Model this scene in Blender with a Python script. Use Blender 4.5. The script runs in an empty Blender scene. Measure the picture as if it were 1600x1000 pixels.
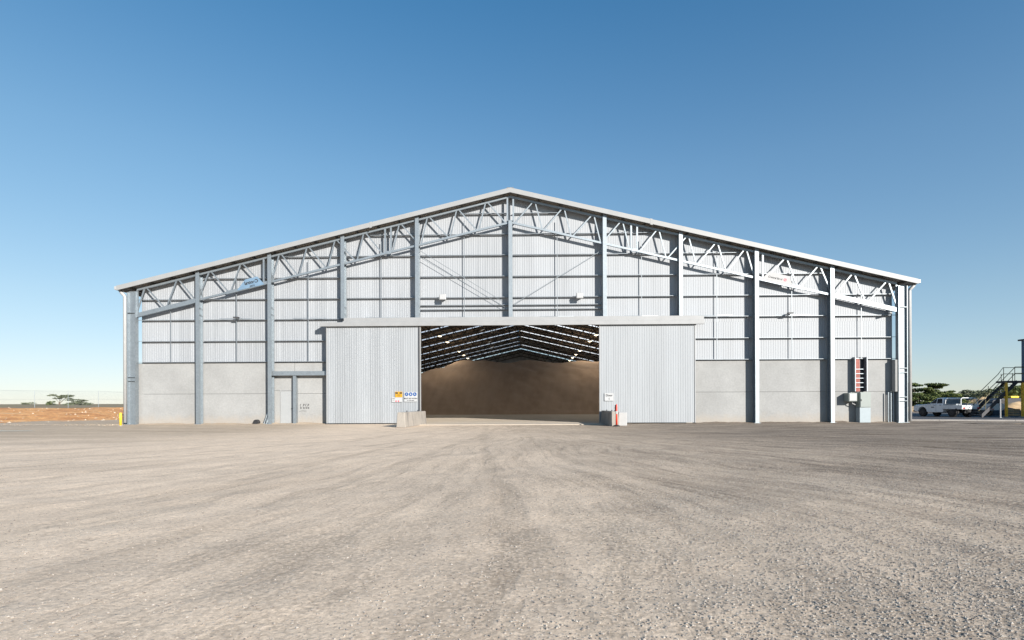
import bpy, bmesh, math, random
import numpy as np
from mathutils import Vector, Matrix, noise as mnoise
R = math.radians
PI = math.pi
S = bpy.context.scene
COL = S.collection
# ------------------------------------------------------------------ camera
H_CAM, PSI, ROLL = 1.3, math.atan(20/850), 0.0033
cd = bpy.data.cameras.new('camera'); cam = bpy.data.objects.new('camera', cd); COL.objects.link(cam)
cam.matrix_world = Matrix.Translation((0.8935, -35.0, H_CAM)) @ Matrix.Rotation(PSI, 4, 'Z') @ Matrix.Rotation(R(90), 4, 'X') @ Matrix.Rotation(-ROLL, 4, 'Z')
cd.sensor_width = 36; cd.lens = 850/1600*36; cd.shift_y = 130.5/1600
cd.clip_start = 0.1; cd.clip_end = 6000
S.camera = cam
# ------------------------------------------------------------------ sky and sun
SUN_AZ, SUN_EL = 37.0, 20.0          # degrees to the right of the camera's back, above the horizon
sv = Vector((math.sin(R(SUN_AZ))*math.cos(R(SUN_EL)), -math.cos(R(SUN_AZ))*math.cos(R(SUN_EL)), math.sin(R(SUN_EL))))
W = bpy.data.worlds.new('World'); S.world = W; W.use_nodes = True
wn = W.node_tree.nodes; wl = W.node_tree.links
sky = wn.new('ShaderNodeTexSky'); sky.sky_type = 'NISHITA'; sky.sun_disc = False
sky.sun_elevation = R(SUN_EL); sky.sun_rotation = math.atan2(sv.x, sv.y)
sky.altitude = 0; sky.air_density = 1.0; sky.dust_density = 0.0; sky.ozone_density = 2.0
bg = wn['Background']; bg.inputs[1].default_value = 0.10
# the air near the horizon is pale blue rather than yellow: tint by height, soften the brightest part
wtc = wn.new('ShaderNodeTexCoord'); wsp = wn.new('ShaderNodeSeparateXYZ'); wl.new(wtc.outputs['Generated'], wsp.inputs[0])
wr_ = wn.new('ShaderNodeValToRGB'); we = wr_.color_ramp.elements; we[0].position = 0.0; we[0].color = (0.87, 1.01, 1.31, 1); we[1].position = 0.62; we[1].color = (0.40, 0.90, 1.22, 1)
e_ = we.new(0.16); e_.color = (0.90, 1.06, 1.23, 1)
e2_ = we.new(0.38); e2_.color = (0.76, 1.06, 1.27, 1)
wl.new(wsp.outputs[2], wr_.inputs[0])
wm = wn.new('ShaderNodeVectorMath'); wm.operation = 'MULTIPLY'; wl.new(sky.outputs[0], wm.inputs[0]); wl.new(wr_.outputs[0], wm.inputs[1])
wa = wn.new('ShaderNodeVectorMath'); wa.operation = 'MULTIPLY_ADD'; wl.new(wm.outputs[0], wa.inputs[0]); wa.inputs[1].default_value = (0.09,)*3; wa.inputs[2].default_value = (1, 1, 1)
wd = wn.new('ShaderNodeVectorMath'); wd.operation = 'DIVIDE'; wl.new(wm.outputs[0], wd.inputs[0]); wl.new(wa.outputs[0], wd.inputs[1])
wl.new(wd.outputs[0], bg.inputs[0])
sl = bpy.data.lights.new('sun', 'SUN'); sl.energy = 4.9; sl.angle = R(0.53); sl.color = (1.0, 0.945, 0.87)
so = bpy.data.objects.new('sun', sl); COL.objects.link(so)
so.rotation_euler = (-sv).to_track_quat('-Z', 'Y').to_euler(); so.location = (30, -60, 40)
S.view_settings.view_transform = 'Standard'; S.view_settings.look = 'None'
S.view_settings.exposure = 0.83; S.view_settings.gamma = 1.0
S.render.engine = 'CYCLES'
try:
    S.cycles.max_bounces = 10; S.cycles.diffuse_bounces = 6; S.cycles.transmission_bounces = 6
except Exception: pass

# ------------------------------------------------------------------ material helpers
def NM(name):
    m = bpy.data.materials.new(name); m.use_nodes = True
    return m, m.node_tree.nodes, m.node_tree.links, m.node_tree.nodes['Principled BSDF']
def rgb(c): return (c[0], c[1], c[2], 1.0)
def node(n, t, **k):
    x = n.new(t)
    for a, b in k.items():
        if a == 'inp':
            for i, v in b.items(): x.inputs[i].default_value = v
        else: setattr(x, a, b)
    return x
def ramp(n, pts):
    r = n.new('ShaderNodeValToRGB'); e = r.color_ramp.elements
    while len(e) < len(pts): e.new(0.5)
    for q, (p, c) in zip(e, pts): q.position = p; q.color = rgb(c) if len(c) == 3 else c
    return r
def mat(name, col, rough=0.6, metal=0.0, var=0.12, scale=6.0, bump=0.0, bscale=30.0, dirt=None, spec=None, coord='Object', stretch=(1,1,1)):
    """general material: base colour broken up by two noise octaves, light bump"""
    m, n, l, p = NM(name)
    tc = n.new('ShaderNodeTexCoord'); mp = node(n, 'ShaderNodeMapping'); mp.inputs['Scale'].default_value = stretch
    l.new(tc.outputs[coord], mp.inputs[0])
    nz = node(n, 'ShaderNodeTexNoise', inp={'Scale': scale, 'Detail': 6.0, 'Roughness': 0.6}); l.new(mp.outputs[0], nz.inputs['Vector'])
    a = [max(0, c*(1-var)) for c in col]; b = [min(1, c*(1+var)) for c in col]
    rp = ramp(n, [(0.3, a), (0.7, b)]); l.new(nz.outputs[0], rp.inputs[0])
    out = rp.outputs[0]
    if dirt:
        nz2 = node(n, 'ShaderNodeTexNoise', inp={'Scale': scale*0.22, 'Detail': 8.0, 'Roughness': 0.7}); l.new(mp.outputs[0], nz2.inputs['Vector'])
        r2 = ramp(n, [(0.45, (0, 0, 0)), (0.75, (1, 1, 1))]); l.new(nz2.outputs[0], r2.inputs[0])
        mx = node(n, 'ShaderNodeMix', data_type='RGBA'); l.new(r2.outputs[0], mx.inputs[0]); l.new(out, mx.inputs[6]); mx.inputs[7].default_value = rgb(dirt)
        out = mx.outputs[2]
    l.new(out, p.inputs['Base Color'])
    p.inputs['Roughness'].default_value = rough; p.inputs['Metallic'].default_value = metal
    if spec is not None: p.inputs['Specular IOR Level'].default_value = spec
    if bump:
        nb = node(n, 'ShaderNodeTexNoise', inp={'Scale': bscale, 'Detail': 8.0}); l.new(mp.outputs[0], nb.inputs['Vector'])
        bp = node(n, 'ShaderNodeBump', inp={'Strength': bump, 'Distance': 0.02}); l.new(nb.outputs[0], bp.inputs['Height']); l.new(bp.outputs[0], p.inputs['Normal'])
    return m

def sheet_material(name, col, metal, rough, wid=0.76):
    """ribbed steel: each sheet slightly different, faint streaks"""
    m, n, l, p = NM(name)
    tc = n.new('ShaderNodeTexCoord'); sp = n.new('ShaderNodeSeparateXYZ'); l.new(tc.outputs['Object'], sp.inputs[0])
    dv = node(n, 'ShaderNodeMath', operation='DIVIDE'); l.new(sp.outputs[0], dv.inputs[0]); dv.inputs[1].default_value = wid
    fl = node(n, 'ShaderNodeMath', operation='FLOOR'); l.new(dv.outputs[0], fl.inputs[0])
    wn_ = node(n, 'ShaderNodeTexWhiteNoise', noise_dimensions='1D'); l.new(fl.outputs[0], wn_.inputs['W'])
    mp = node(n, 'ShaderNodeMapping'); mp.inputs['Scale'].default_value = (5.0, 5.0, 0.25); l.new(tc.outputs['Object'], mp.inputs[0])
    nz = node(n, 'ShaderNodeTexNoise', inp={'Scale': 1.0, 'Detail': 6.0, 'Roughness': 0.65}); l.new(mp.outputs[0], nz.inputs['Vector'])
    ad = node(n, 'ShaderNodeMath', operation='MULTIPLY_ADD'); l.new(wn_.outputs[0], ad.inputs[0]); ad.inputs[1].default_value = 0.35; l.new(nz.outputs[0], ad.inputs[2])
    rp = ramp(n, [(0.35, [c*0.86 for c in col]), (0.95, [min(1, c*1.14) for c in col])]); l.new(ad.outputs[0], rp.inputs[0])
    l.new(rp.outputs[0], p.inputs['Base Color']); p.inputs['Metallic'].default_value = metal
    rr = node(n, 'ShaderNodeMapRange', inp={'From Min': 0.3, 'From Max': 0.9, 'To Min': rough-0.07, 'To Max': rough+0.1}); l.new(ad.outputs[0], rr.inputs[0]); l.new(rr.outputs[0], p.inputs['Roughness'])
    return m

M = {}
M['cladding'] = sheet_material('zincalume_cladding', (0.305, 0.320, 0.338), 0.15, 0.6)
M['door_sheet'] = sheet_material('door_sheeting', (0.278, 0.294, 0.310), 0.15, 0.6)
M['roof_sheet'] = mat('roof_sheeting', (0.34, 0.33, 0.31), 0.55, 0.1, 0.1, 2)
M['fascia'] = mat('barge_flashing', (0.275, 0.28, 0.28), 0.5, 0.0, 0.05, 1.5)
M['galv'] = mat('galvanised_steel', (0.28, 0.315, 0.34), 0.46, 0.62, 0.14, 9, dirt=(0.24, 0.27, 0.295))
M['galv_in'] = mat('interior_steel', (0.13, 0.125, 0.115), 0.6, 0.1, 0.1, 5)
M['girt'] = mat('girt_steel', (0.24, 0.265, 0.285), 0.45, 0.45, 0.1, 5)
M['zinc_trim'] = mat('header_flashing', (0.275, 0.28, 0.283), 0.55, 0.1, 0.06, 2)
M['white_paint'] = mat('white_paint', (0.36, 0.36, 0.358), 0.4, 0, 0.05, 4)
M['door_paint'] = mat('door_paint', (0.31, 0.32, 0.325), 0.4, 0, 0.04, 3)
M['yellow'] = mat('yellow_paint', (0.75, 0.52, 0.04), 0.45, 0, 0.1, 6)
M['rail'] = mat('olive_rail_paint', (0.12, 0.10, 0.04), 0.5, 0, 0.2, 8)
M['ochre'] = mat('ochre_paint', (0.75, 0.42, 0.03), 0.5, 0, 0.2, 8)
M['orange'] = mat('orange_plastic', (0.62, 0.045, 0.02), 0.45, 0, 0.08, 8)
M['black'] = mat('black_rubber', (0.015, 0.015, 0.016), 0.7, 0, 0.2, 20)
M['dark_steel'] = mat('dark_steel', (0.035, 0.035, 0.04), 0.5, 0.3, 0.2, 9)
M['glass'] = mat('dark_glass', (0.012, 0.018, 0.025), 0.08, 0, 0.1, 2)
M['red'] = mat('red_lens', (0.5, 0.02, 0.02), 0.25, 0, 0.1, 8)
M['pink'] = mat('pink_cable', (0.45, 0.15, 0.12), 0.5, 0, 0.1, 8)
M['cab_green'] = mat('grey_green_enamel', (0.22, 0.25, 0.235), 0.45, 0, 0.05, 4)
M['cab_blue'] = mat('pale_blue_enamel', (0.27, 0.32, 0.345), 0.45, 0, 0.05, 4)
M['steel_blue'] = mat('blue_steel_sheet', (0.04, 0.08, 0.14), 0.45, 0.2, 0.15, 3)
M['sign_white'] = mat('sign_white', (0.40, 0.405, 0.41), 0.35, 0, 0.02, 4)
M['sign_yellow'] = mat('sign_yellow', (0.50, 0.27, 0.015), 0.4, 0, 0.05, 4)
M['sign_blue'] = mat('sign_blue', (0.008, 0.07, 0.25), 0.4, 0, 0.05, 4)
M['ink'] = mat('black_ink', (0.02, 0.02, 0.022), 0.6, 0, 0.1, 4)
M['ink_red'] = mat('red_ink', (0.5, 0.03, 0.06), 0.5, 0, 0.1, 4)
M['mesh_cloth'] = mat('grey_blue_banner_cloth', (0.13, 0.21, 0.30), 0.7, 0, 0.12, 3)
M['white_cloth'] = mat('white_banner_cloth', (0.38, 0.38, 0.38), 0.7, 0, 0.05, 3)
M['bark'] = mat('bark', (0.16, 0.12, 0.085), 0.9, 0, 0.3, 12, bump=0.4)

def concrete(name, col, stain, sc=1.0, strength=0.35, lo=0.56):
    m, n, l, p = NM(name)
    tc = n.new('ShaderNodeTexCoord')
    a = node(n, 'ShaderNodeTexNoise', inp={'Scale': 0.6*sc, 'Detail': 9.0, 'Roughness': 0.62}); l.new(tc.outputs['Object'], a.inputs['Vector'])
    b = node(n, 'ShaderNodeTexNoise', inp={'Scale': 9*sc, 'Detail': 6.0, 'Roughness': 0.7}); l.new(tc.outputs['Object'], b.inputs['Vector'])
    r1 = ramp(n, [(0.32, [c*0.86 for c in col]), (0.72, [c*1.08 for c in col])]); l.new(a.outputs[0], r1.inputs[0])
    r2 = ramp(n, [(0.35, (0.9, 0.9, 0.9)), (0.65, (1.04, 1.04, 1.04))]); l.new(b.outputs[0], r2.inputs[0])
    mx = node(n, 'ShaderNodeMix', data_type='RGBA', blend_type='MULTIPLY'); mx.inputs[0].default_value = 1.0
    l.new(r1.outputs[0], mx.inputs[6]); l.new(r2.outputs[0], mx.inputs[7])
    mp = node(n, 'ShaderNodeMapping'); mp.inputs['Scale'].default_value = (2.2, 2.2, 0.55); l.new(tc.outputs['Object'], mp.inputs[0])
    c = node(n, 'ShaderNodeTexNoise', inp={'Scale': 0.5*sc, 'Detail': 10.0, 'Roughness': 0.75}); l.new(mp.outputs[0], c.inputs['Vector'])
    r3 = ramp(n, [(lo, (0, 0, 0)), (lo+0.2, (strength, strength, strength))]); l.new(c.outputs[0], r3.inputs[0])
    m2 = node(n, 'ShaderNodeMix', data_type='RGBA'); l.new(r3.outputs[0], m2.inputs[0]); l.new(mx.outputs[2], m2.inputs[6]); m2.inputs[7].default_value = rgb(stain)
    l.new(m2.outputs[2], p.inputs['Base Color']); p.inputs['Roughness'].default_value = 0.85
    bp = node(n, 'ShaderNodeBump', inp={'Strength': 0.25, 'Distance': 0.01}); l.new(b.outputs[0], bp.inputs['Height']); l.new(bp.outputs[0], p.inputs['Normal'])
    return m
def splash(m):
    n, l = m.node_tree.nodes, m.node_tree.links; p = n['Principled BSDF']; src = p.inputs['Base Color'].links[0].from_socket
    tc = n.new('ShaderNodeTexCoord'); sp = n.new('ShaderNodeSeparateXYZ'); l.new(tc.outputs['Object'], sp.inputs[0])
    nz = node(n, 'ShaderNodeTexNoise', inp={'Scale': 2.2, 'Detail': 8.0, 'Roughness': 0.7}); l.new(tc.outputs['Object'], nz.inputs['Vector'])
    a = node(n, 'ShaderNodeMath', operation='MULTIPLY_ADD'); l.new(nz.outputs[0], a.inputs[0]); a.inputs[1].default_value = -1.1; l.new(sp.outputs[2], a.inputs[2])
    mr = node(n, 'ShaderNodeMapRange', inp={'From Min': -0.55, 'From Max': 0.25, 'To Min': 0.5, 'To Max': 0.0}); mr.interpolation_type = 'SMOOTHSTEP'; l.new(a.outputs[0], mr.inputs[0])
    mx = node(n, 'ShaderNodeMix', data_type='RGBA'); l.new(mr.outputs[0], mx.inputs[0]); l.new(src, mx.inputs[6]); mx.inputs[7].default_value = (0.32, 0.27, 0.215, 1)
    l.new(mx.outputs[2], p.inputs['Base Color'])
M['concrete'] = concrete('precast_concrete', (0.292, 0.294, 0.29), (0.215, 0.21, 0.20))
splash(M['concrete'])
M['barrier'] = concrete('weathered_concrete', (0.33, 0.30, 0.265), (0.11, 0.105, 0.105), 1.5, 0.9, 0.49)
M['slab'] = concrete('dusty_floor_slab', (0.55, 0.47, 0.375), (0.40, 0.33, 0.26), 0.8)
M['footing'] = concrete('footing_concrete', (0.3, 0.28, 0.26), (0.15, 0.14, 0.13), 2.0)

# ------------------------------------------------------------------ mesh helpers
class MB:
    def __init__(s): s.bm = bmesh.new()
    def box(s, x0, x1, y0, y1, z0, z1):
        vs = [s.bm.verts.new(v) for v in ((x0,y0,z0),(x1,y0,z0),(x1,y1,z0),(x0,y1,z0),(x0,y0,z1),(x1,y0,z1),(x1,y1,z1),(x0,y1,z1))]
        for f in ((3,2,1,0),(4,5,6,7),(0,1,5,4),(1,2,6,5),(2,3,7,6),(3,0,4,7)): s.bm.faces.new([vs[i] for i in f])
        return s
    def beam(s, a, b, w, d=None, up=(0, 1, 0)):
        """rectangular bar from a to b; w across, d along 'up' """
        a, b = Vector(a), Vector(b); d = w if d is None else d
        t = (b-a).normalized(); u = Vector(up); u = (u - t*u.dot(t))
        if u.length < 1e-4: u = Vector((1, 0, 0)) - t*t.x
        u.normalize(); v = t.cross(u)
        vs = []
        for p in (a, b):
            for i, j in ((-1,-1),(1,-1),(1,1),(-1,1)): vs.append(s.bm.verts.new(p + v*(i*w/2) + u*(j*d/2)))
        for f in ((3,2,1,0),(4,5,6,7),(0,1,5,4),(1,2,6,5),(2,3,7,6),(3,0,4,7)): s.bm.faces.new([vs[i] for i in f])
        return s
    def tube(s, pts, r, n=8, r1=None, cap=True):
        pts = [Vector(p) for p in pts]; rings = []; N = len(pts)
        for i, p in enumerate(pts):
            t = ((pts[min(i+1, N-1)]-pts[max(i-1, 0)])).normalized()
            u = t.cross(Vector((0.13, 0.31, 0.94)));
            if u.length < 0.05: u = t.cross(Vector((1, 0, 0)))
            u.normalize(); v = t.cross(u); rr = r if r1 is None else r+(r1-r)*i/max(1, N-1)
            rings.append([s.bm.verts.new(p+u*(rr*math.cos(2*PI*k/n))+v*(rr*math.sin(2*PI*k/n))) for k in range(n)])
        for q in range(N-1):
            for k in range(n): s.bm.faces.new((rings[q][k], rings[q][(k+1)%n], rings[q+1][(k+1)%n], rings[q+1][k]))
        if cap: s.bm.faces.new(rings[0][::-1]); s.bm.faces.new(rings[-1])
        return s
    def lathe(s, prof, n=16, c=(0,0,0), axis='Z'):
        rings = []
        for r, z in prof:
            ring = []
            for k in range(n):
                a = 2*PI*k/n; x, y = r*math.cos(a), r*math.sin(a)
                p = (x, y, z) if axis == 'Z' else ((x, z, y) if axis == 'Y' else (z, x, y))
                ring.append(s.bm.verts.new((p[0]+c[0], p[1]+c[1], p[2]+c[2])))
            rings.append(ring)
        for q in range(len(prof)-1):
            for k in range(n): s.bm.faces.new((rings[q][k], rings[q][(k+1)%n], rings[q+1][(k+1)%n], rings[q+1][k]))
        s.bm.faces.new(rings[0][::-1]); s.bm.faces.new(rings[-1])
        return s
    def prism(s, poly, a, b, axis='Y'):
        """poly of 2d points extruded from a to b along the axis"""
        def P(u, v, w): return (u, w, v) if axis == 'Y' else ((w, u, v) if axis == 'X' else (u, v, w))
        A = [s.bm.verts.new(P(u, v, a)) for u, v in poly]; B = [s.bm.verts.new(P(u, v, b)) for u, v in poly]; n = len(poly)
        s.bm.faces.new(A[::-1]); s.bm.faces.new(B)
        for i in range(n): s.bm.faces.new((A[i], A[(i+1)%n], B[(i+1)%n], B[i]))
        return s
    def build(s, name, m, parent=None, smooth=False, bevel=0):
        bmesh.ops.recalc_face_normals(s.bm, faces=s.bm.faces)
        me = bpy.data.meshes.new(name); s.bm.to_mesh(me); s.bm.free()
        if smooth:
            for p in me.polygons: p.use_smooth = True
        ms = m if isinstance(m, (list, tuple)) else [m]
        for q in ms: me.materials.append(q)
        o = bpy.data.objects.new(name, me); COL.objects.link(o); o.parent = parent
        if bevel:
            b = o.modifiers.new('bevel', 'BEVEL'); b.width = bevel; b.segments = 2; b.limit_method = 'ANGLE'
        return o
def raw(name, v, f, m, parent=None, smooth=False):
    me = bpy.data.meshes.new(name); me.from_pydata(v, [], f); me.update()
    if smooth:
        for p in me.polygons: p.use_smooth = True
    me.materials.append(m); o = bpy.data.objects.new(name, me); COL.objects.link(o); o.parent = parent
    return o
def tag(o, label=None, cat=None, group=None, kind=None):
    if label: o['label'] = label
    if cat: o['category'] = cat
    if group: o['group'] = group
    if kind: o['kind'] = kind
    return o
def thing(name, label, cat, loc=(0,0,0), rz=0, group=None):
    o = bpy.data.objects.new(name, None); COL.objects.link(o); o.location = loc; o.rotation_euler = (0, 0, rz); o.empty_display_size = 0.3
    return tag(o, label, cat, group)
def copy_tree(o, parent=None):
    c = o.copy(); COL.objects.link(c); c.parent = parent
    for ch in list(o.children): copy_tree(ch, c)
    return c
def text(body, x, y, z, size, m, parent, name='lettering', mirror=False, tilt=0.0, yaw=0.0):
    """flat lettering standing in the XZ plane, centred at x, facing -Y"""
    cu = bpy.data.curves.new('t', 'FONT'); cu.body = body; cu.size = size; cu.align_x = 'CENTER'; cu.align_y = 'CENTER'; cu.extrude = 0.0015; cu.offset = size*0.03
    t = bpy.data.objects.new('t', cu); COL.objects.link(t)
    bpy.context.view_layer.update()
    me = bpy.data.meshes.new_from_object(t.evaluated_get(bpy.context.evaluated_depsgraph_get()))
    bpy.data.objects.remove(t)
    mt = Matrix.Rotation(R(90), 4, 'X')
    if mirror: mt = Matrix.Scale(-1, 4, (1,0,0)) @ mt
    me.transform(Matrix.Translation((x, y, z)) @ Matrix.Rotation(yaw, 4, 'Z') @ Matrix.Rotation(tilt, 4, 'Y') @ mt)
    me.materials.clear(); me.materials.append(m)
    o = bpy.data.objects.new(name, me); COL.objects.link(o); o.parent = parent
    return o

rnd = random.Random(7)
nprng = np.random.default_rng(11)
# ================================================================== GROUND
def ground_material():
    m, n, l, p = NM('gravel_yard')
    tc = n.new('ShaderNodeTexCoord'); P = tc.outputs['Object']
    def nz(scale, det=6, rough=0.6, vec=None, dist=0.0):
        x = node(n, 'ShaderNodeTexNoise', inp={'Scale': scale, 'Detail': det, 'Roughness': rough, 'Distortion': dist}); l.new(vec or P, x.inputs['Vector']); return x.outputs[0]
    def mth(op, a, b=None, c=None, clamp=False):
        x = node(n, 'ShaderNodeMath', operation=op, use_clamp=clamp)
        for i, v in enumerate((a, b, c)):
            if v is None: continue
            if isinstance(v, (int, float)): x.inputs[i].default_value = v
            else: l.new(v, x.inputs[i])
        return x.outputs[0]
    def mix(f, a, b, bt='MIX'):
        x = node(n, 'ShaderNodeMix', data_type='RGBA', blend_type=bt)
        for i, v in ((0, f), (6, a), (7, b)):
            if isinstance(v, (int, float)): x.inputs[i].default_value = v
            elif isinstance(v, tuple): x.inputs[i].default_value = rgb(v)
            else: l.new(v, x.inputs[i])
        return x.outputs[2]
    def rng(v, a, b, c=0.0, d=1.0, smooth=True):
        x = node(n, 'ShaderNodeMapRange', inp={'From Min': a, 'From Max': b, 'To Min': c, 'To Max': d});
        if smooth: x.interpolation_type = 'SMOOTHSTEP'
        l.new(v, x.inputs[0]); return x.outputs[0]
    sp = n.new('ShaderNodeSeparateXYZ'); l.new(P, sp.inputs[0]); X, Y = sp.outputs[0], sp.outputs[1]
    # wheel tracks fan out of the doorway: angle and distance about a point in the door, bent outwards
    wob = nz(0.09, 2); wx = mth('MULTIPLY_ADD', wob, 5.0, -2.5)
    Xr = mth('ADD', X, wx); Yr = mth('SUBTRACT', -10.0, Y)
    ang = mth('ARCTAN2', Xr, Yr); rad = mth('SQRT', mth('ADD', mth('MULTIPLY', Xr, Xr), mth('MULTIPLY', Yr, Yr)))
    def flow(ka, kr, sc, det=4, off=0.0):
        cb = n.new('ShaderNodeCombineXYZ'); l.new(mth('MULTIPLY', ang, ka), cb.inputs[0]); l.new(mth('MULTIPLY', rad, kr), cb.inputs[1]); cb.inputs[2].default_value = off
        return nz(sc, det, 0.62, cb.outputs[0])
    f1 = flow(9.0, 0.10, 1.0, 6); f2 = flow(34.0, 0.28, 1.0, 5, 7.0); f3 = flow(95.0, 0.9, 1.0, 4, 3.0)
    patch = nz(0.22, 5, 0.6); mid = nz(1.3, 6, 0.7); fine = nz(26.0, 5, 0.75); vfine = nz(95.0, 3, 0.7)
    side = rng(mth('MULTIPLY_ADD', patch, 14.0, mth('ADD', X, mth('MULTIPLY', Y, 0.10))), -2.0, 20.0)      # 0 left / 1 right
    light = (0.74, 0.59, 0.445); rightc = (0.37, 0.30, 0.23); dark = (0.185, 0.143, 0.105)
    base = mix(side, light, rightc)
    # greyer crushed rock towards the shed front and the right
    near_wall = rng(mth('MULTIPLY_ADD', f1, 9.0, Y), -17.0, -4.0)
    lane = rng(mth('ABSOLUTE', mth('ADD', X, mth('MULTIPLY', patch, 3.0))), 6.0, 13.0)
    nw = mth('MULTIPLY', near_wall, lane)
    base = mix(mth('MULTIPLY', nw, 0.65), base, mix(side, (0.36, 0.285, 0.205), (0.31, 0.26, 0.21)))
    # streaks
    s1 = rng(f1, 0.48, 0.62); s2 = rng(f2, 0.49, 0.64); s3 = rng(f3, 0.50, 0.68)
    st = mth('MULTIPLY', mth('ADD', mth('MULTIPLY', s1, 0.42), mth('ADD', mth('MULTIPLY', s2, 0.38), mth('MULTIPLY', s3, 0.42))), rng(side, 0.0, 1.0, 0.30, 1.0))
    st = mth('MULTIPLY', st, rng(mid, 0.3, 0.62, 0.45, 1.15))
    st = mth('MULTIPLY', st, mth('SUBTRACT', 1.0, mth('MULTIPLY', mth('MULTIPLY', rng(Y, -27.0, -12.0), mth('SUBTRACT', 1.0, lane)), 0.8)))
    base = mix(mth('MULTIPLY', st, 1.15, None, True), base, dark)
    lt = mth('MULTIPLY', rng(flow(15.0, 0.12, 1.0, 5, 21.0), 0.50, 0.72), 0.35)
    base = mix(lt, base, (0.76, 0.62, 0.47))
    # mottling and grains
    base = mix(1.0, base, ramp_out(n, l, mid, [(0.3, (0.86, 0.86, 0.86)), (0.7, (1.1, 1.1, 1.1))]), 'MULTIPLY')
    grain = ramp_out(n, l, fine, [(0.30, (0.66, 0.65, 0.64)), (0.5, (0.98, 0.98, 0.98)), (0.70, (1.22, 1.22, 1.22))])
    base = mix(0.9, base, grain, 'MULTIPLY')
    base = mix(0.6, base, ramp_out(n, l, vfine, [(0.3, (0.7, 0.7, 0.7)), (0.7, (1.25, 1.25, 1.25))]), 'MULTIPLY')
    vo = node(n, 'ShaderNodeTexVoronoi', inp={'Scale': 34.0, 'Randomness': 1.0}); l.new(P, vo.inputs['Vector'])
    sc_ = n.new('ShaderNodeSeparateColor'); l.new(vo.outputs['Color'], sc_.inputs[0])
    stone = mth('MULTIPLY', mth('LESS_THAN', vo.outputs['Distance'], mth('MULTIPLY', sc_.outputs[0], 0.32)), mth('GREATER_THAN', sc_.outputs[1], 0.55))
    base = mix(mth('MULTIPLY', stone, 0.75), base, mix(sc_.outputs[2], (0.30, 0.26, 0.23), (0.68, 0.62, 0.55)))
    # pairs of wheel tracks curving out of the doorway
    T = mth('MULTIPLY', Y, -1.0); T2 = mth('MULTIPLY', T, T); wv = mth('MULTIPLY_ADD', nz(0.5, 2), 0.5, -0.25); trk = None
    for a_, b_, c_ in ((-1.2, -.03, -.0016), (0.6, .045, .0035), (-2.4, -.16, -.0075), (1.8, .19, .0085), (-.4, .01, .0022), (-1.9, -.09, -.0040), (2.3, .10, .0055)):
        cx_ = mth('ADD', mth('ADD', mth('MULTIPLY_ADD', T, b_, a_), mth('MULTIPLY', T2, c_)), wv)
        dd = mth('SUBTRACT', mth('ABSOLUTE', mth('SUBTRACT', X, cx_)), 0.92)
        mk_ = rng(mth('ABSOLUTE', dd), 0.19, 0.10)
        trk = mk_ if trk is None else mth('MAXIMUM', trk, mk_)
    wvt = node(n, 'ShaderNodeTexWave', wave_type='BANDS', bands_direction='DIAGONAL', inp={'Scale': 5.5, 'Distortion': 2.0, 'Detail': 2.0}); l.new(P, wvt.inputs['Vector'])
    trk = mth('MULTIPLY', trk, mth('MULTIPLY', rng(nz(0.8, 4), 0.36, 0.60), mth('MULTIPLY_ADD', wvt.outputs[1], 0.45, 0.55)))
    base = mix(mth('MULTIPLY', trk, 0.34), base, (0.27, 0.215, 0.16))
    spk = mth('MULTIPLY', rng(nz(7.0, 4, 0.8), 0.50, 0.66), mth('MULTIPLY', mth('ADD', 0.10, mth('MULTIPLY', side, 0.90)), rng(mth('ADD', f2, f3), 0.86, 1.12, 0.25, 1.0)))
    base = mix(mth('MULTIPLY', spk, 0.55), base, (0.13, 0.10, 0.075))
    v2 = node(n, 'ShaderNodeTexVoronoi', inp={'Scale': 26.0, 'Randomness': 1.0}); l.new(P, v2.inputs['Vector'])
    pit_shade = mth('MULTIPLY', rng(v2.outputs['Distance'], 0.38, 0.62), mth('MULTIPLY', mth('ADD', 0.12, mth('MULTIPLY', side, 0.88)), rng(f2, 0.38, 0.60, 0.35, 1.0)))  # shade between the stones, put into the colour as dark pits
    base = mix(mth('MULTIPLY', pit_shade, 0.85), base, (0.075, 0.058, 0.045))
    l.new(base, p.inputs['Base Color']); p.inputs['Roughness'].default_value = 0.95; p.inputs['Specular IOR Level'].default_value = 0.2
    # relief: coarse lumps, tracks, stones
    dome = mth('MULTIPLY', stone, mth('SUBTRACT', 0.3, vo.outputs['Distance']))
    h = mth('ADD', mth('MULTIPLY', fine, 0.012), mth('ADD', mth('MULTIPLY', vfine, 0.003), mth('MULTIPLY', dome, 0.028)))
    h = mth('ADD', h, mth('MULTIPLY', mid, 0.05)); h = mth('SUBTRACT', h, mth('MULTIPLY', trk, 0.012)); h = mth('ADD', h, mth('MULTIPLY', mth('SUBTRACT', 1.0, s3), 0.003)); h = mth('ADD', h, mth('MULTIPLY', mth('SUBTRACT', 1.0, s2), 0.007))
    # tread marks in the middle foreground
    bp = node(n, 'ShaderNodeBump', inp={'Strength': 0.55, 'Distance': 1.0}); l.new(h, bp.inputs['Height']); l.new(bp.outputs[0], p.inputs['Normal'])
    return m
def ramp_out(n, l, v, pts):
    r = ramp(n, pts); l.new(v, r.inputs[0]); return r.outputs[0]
M['gravel'] = ground_material()

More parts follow.
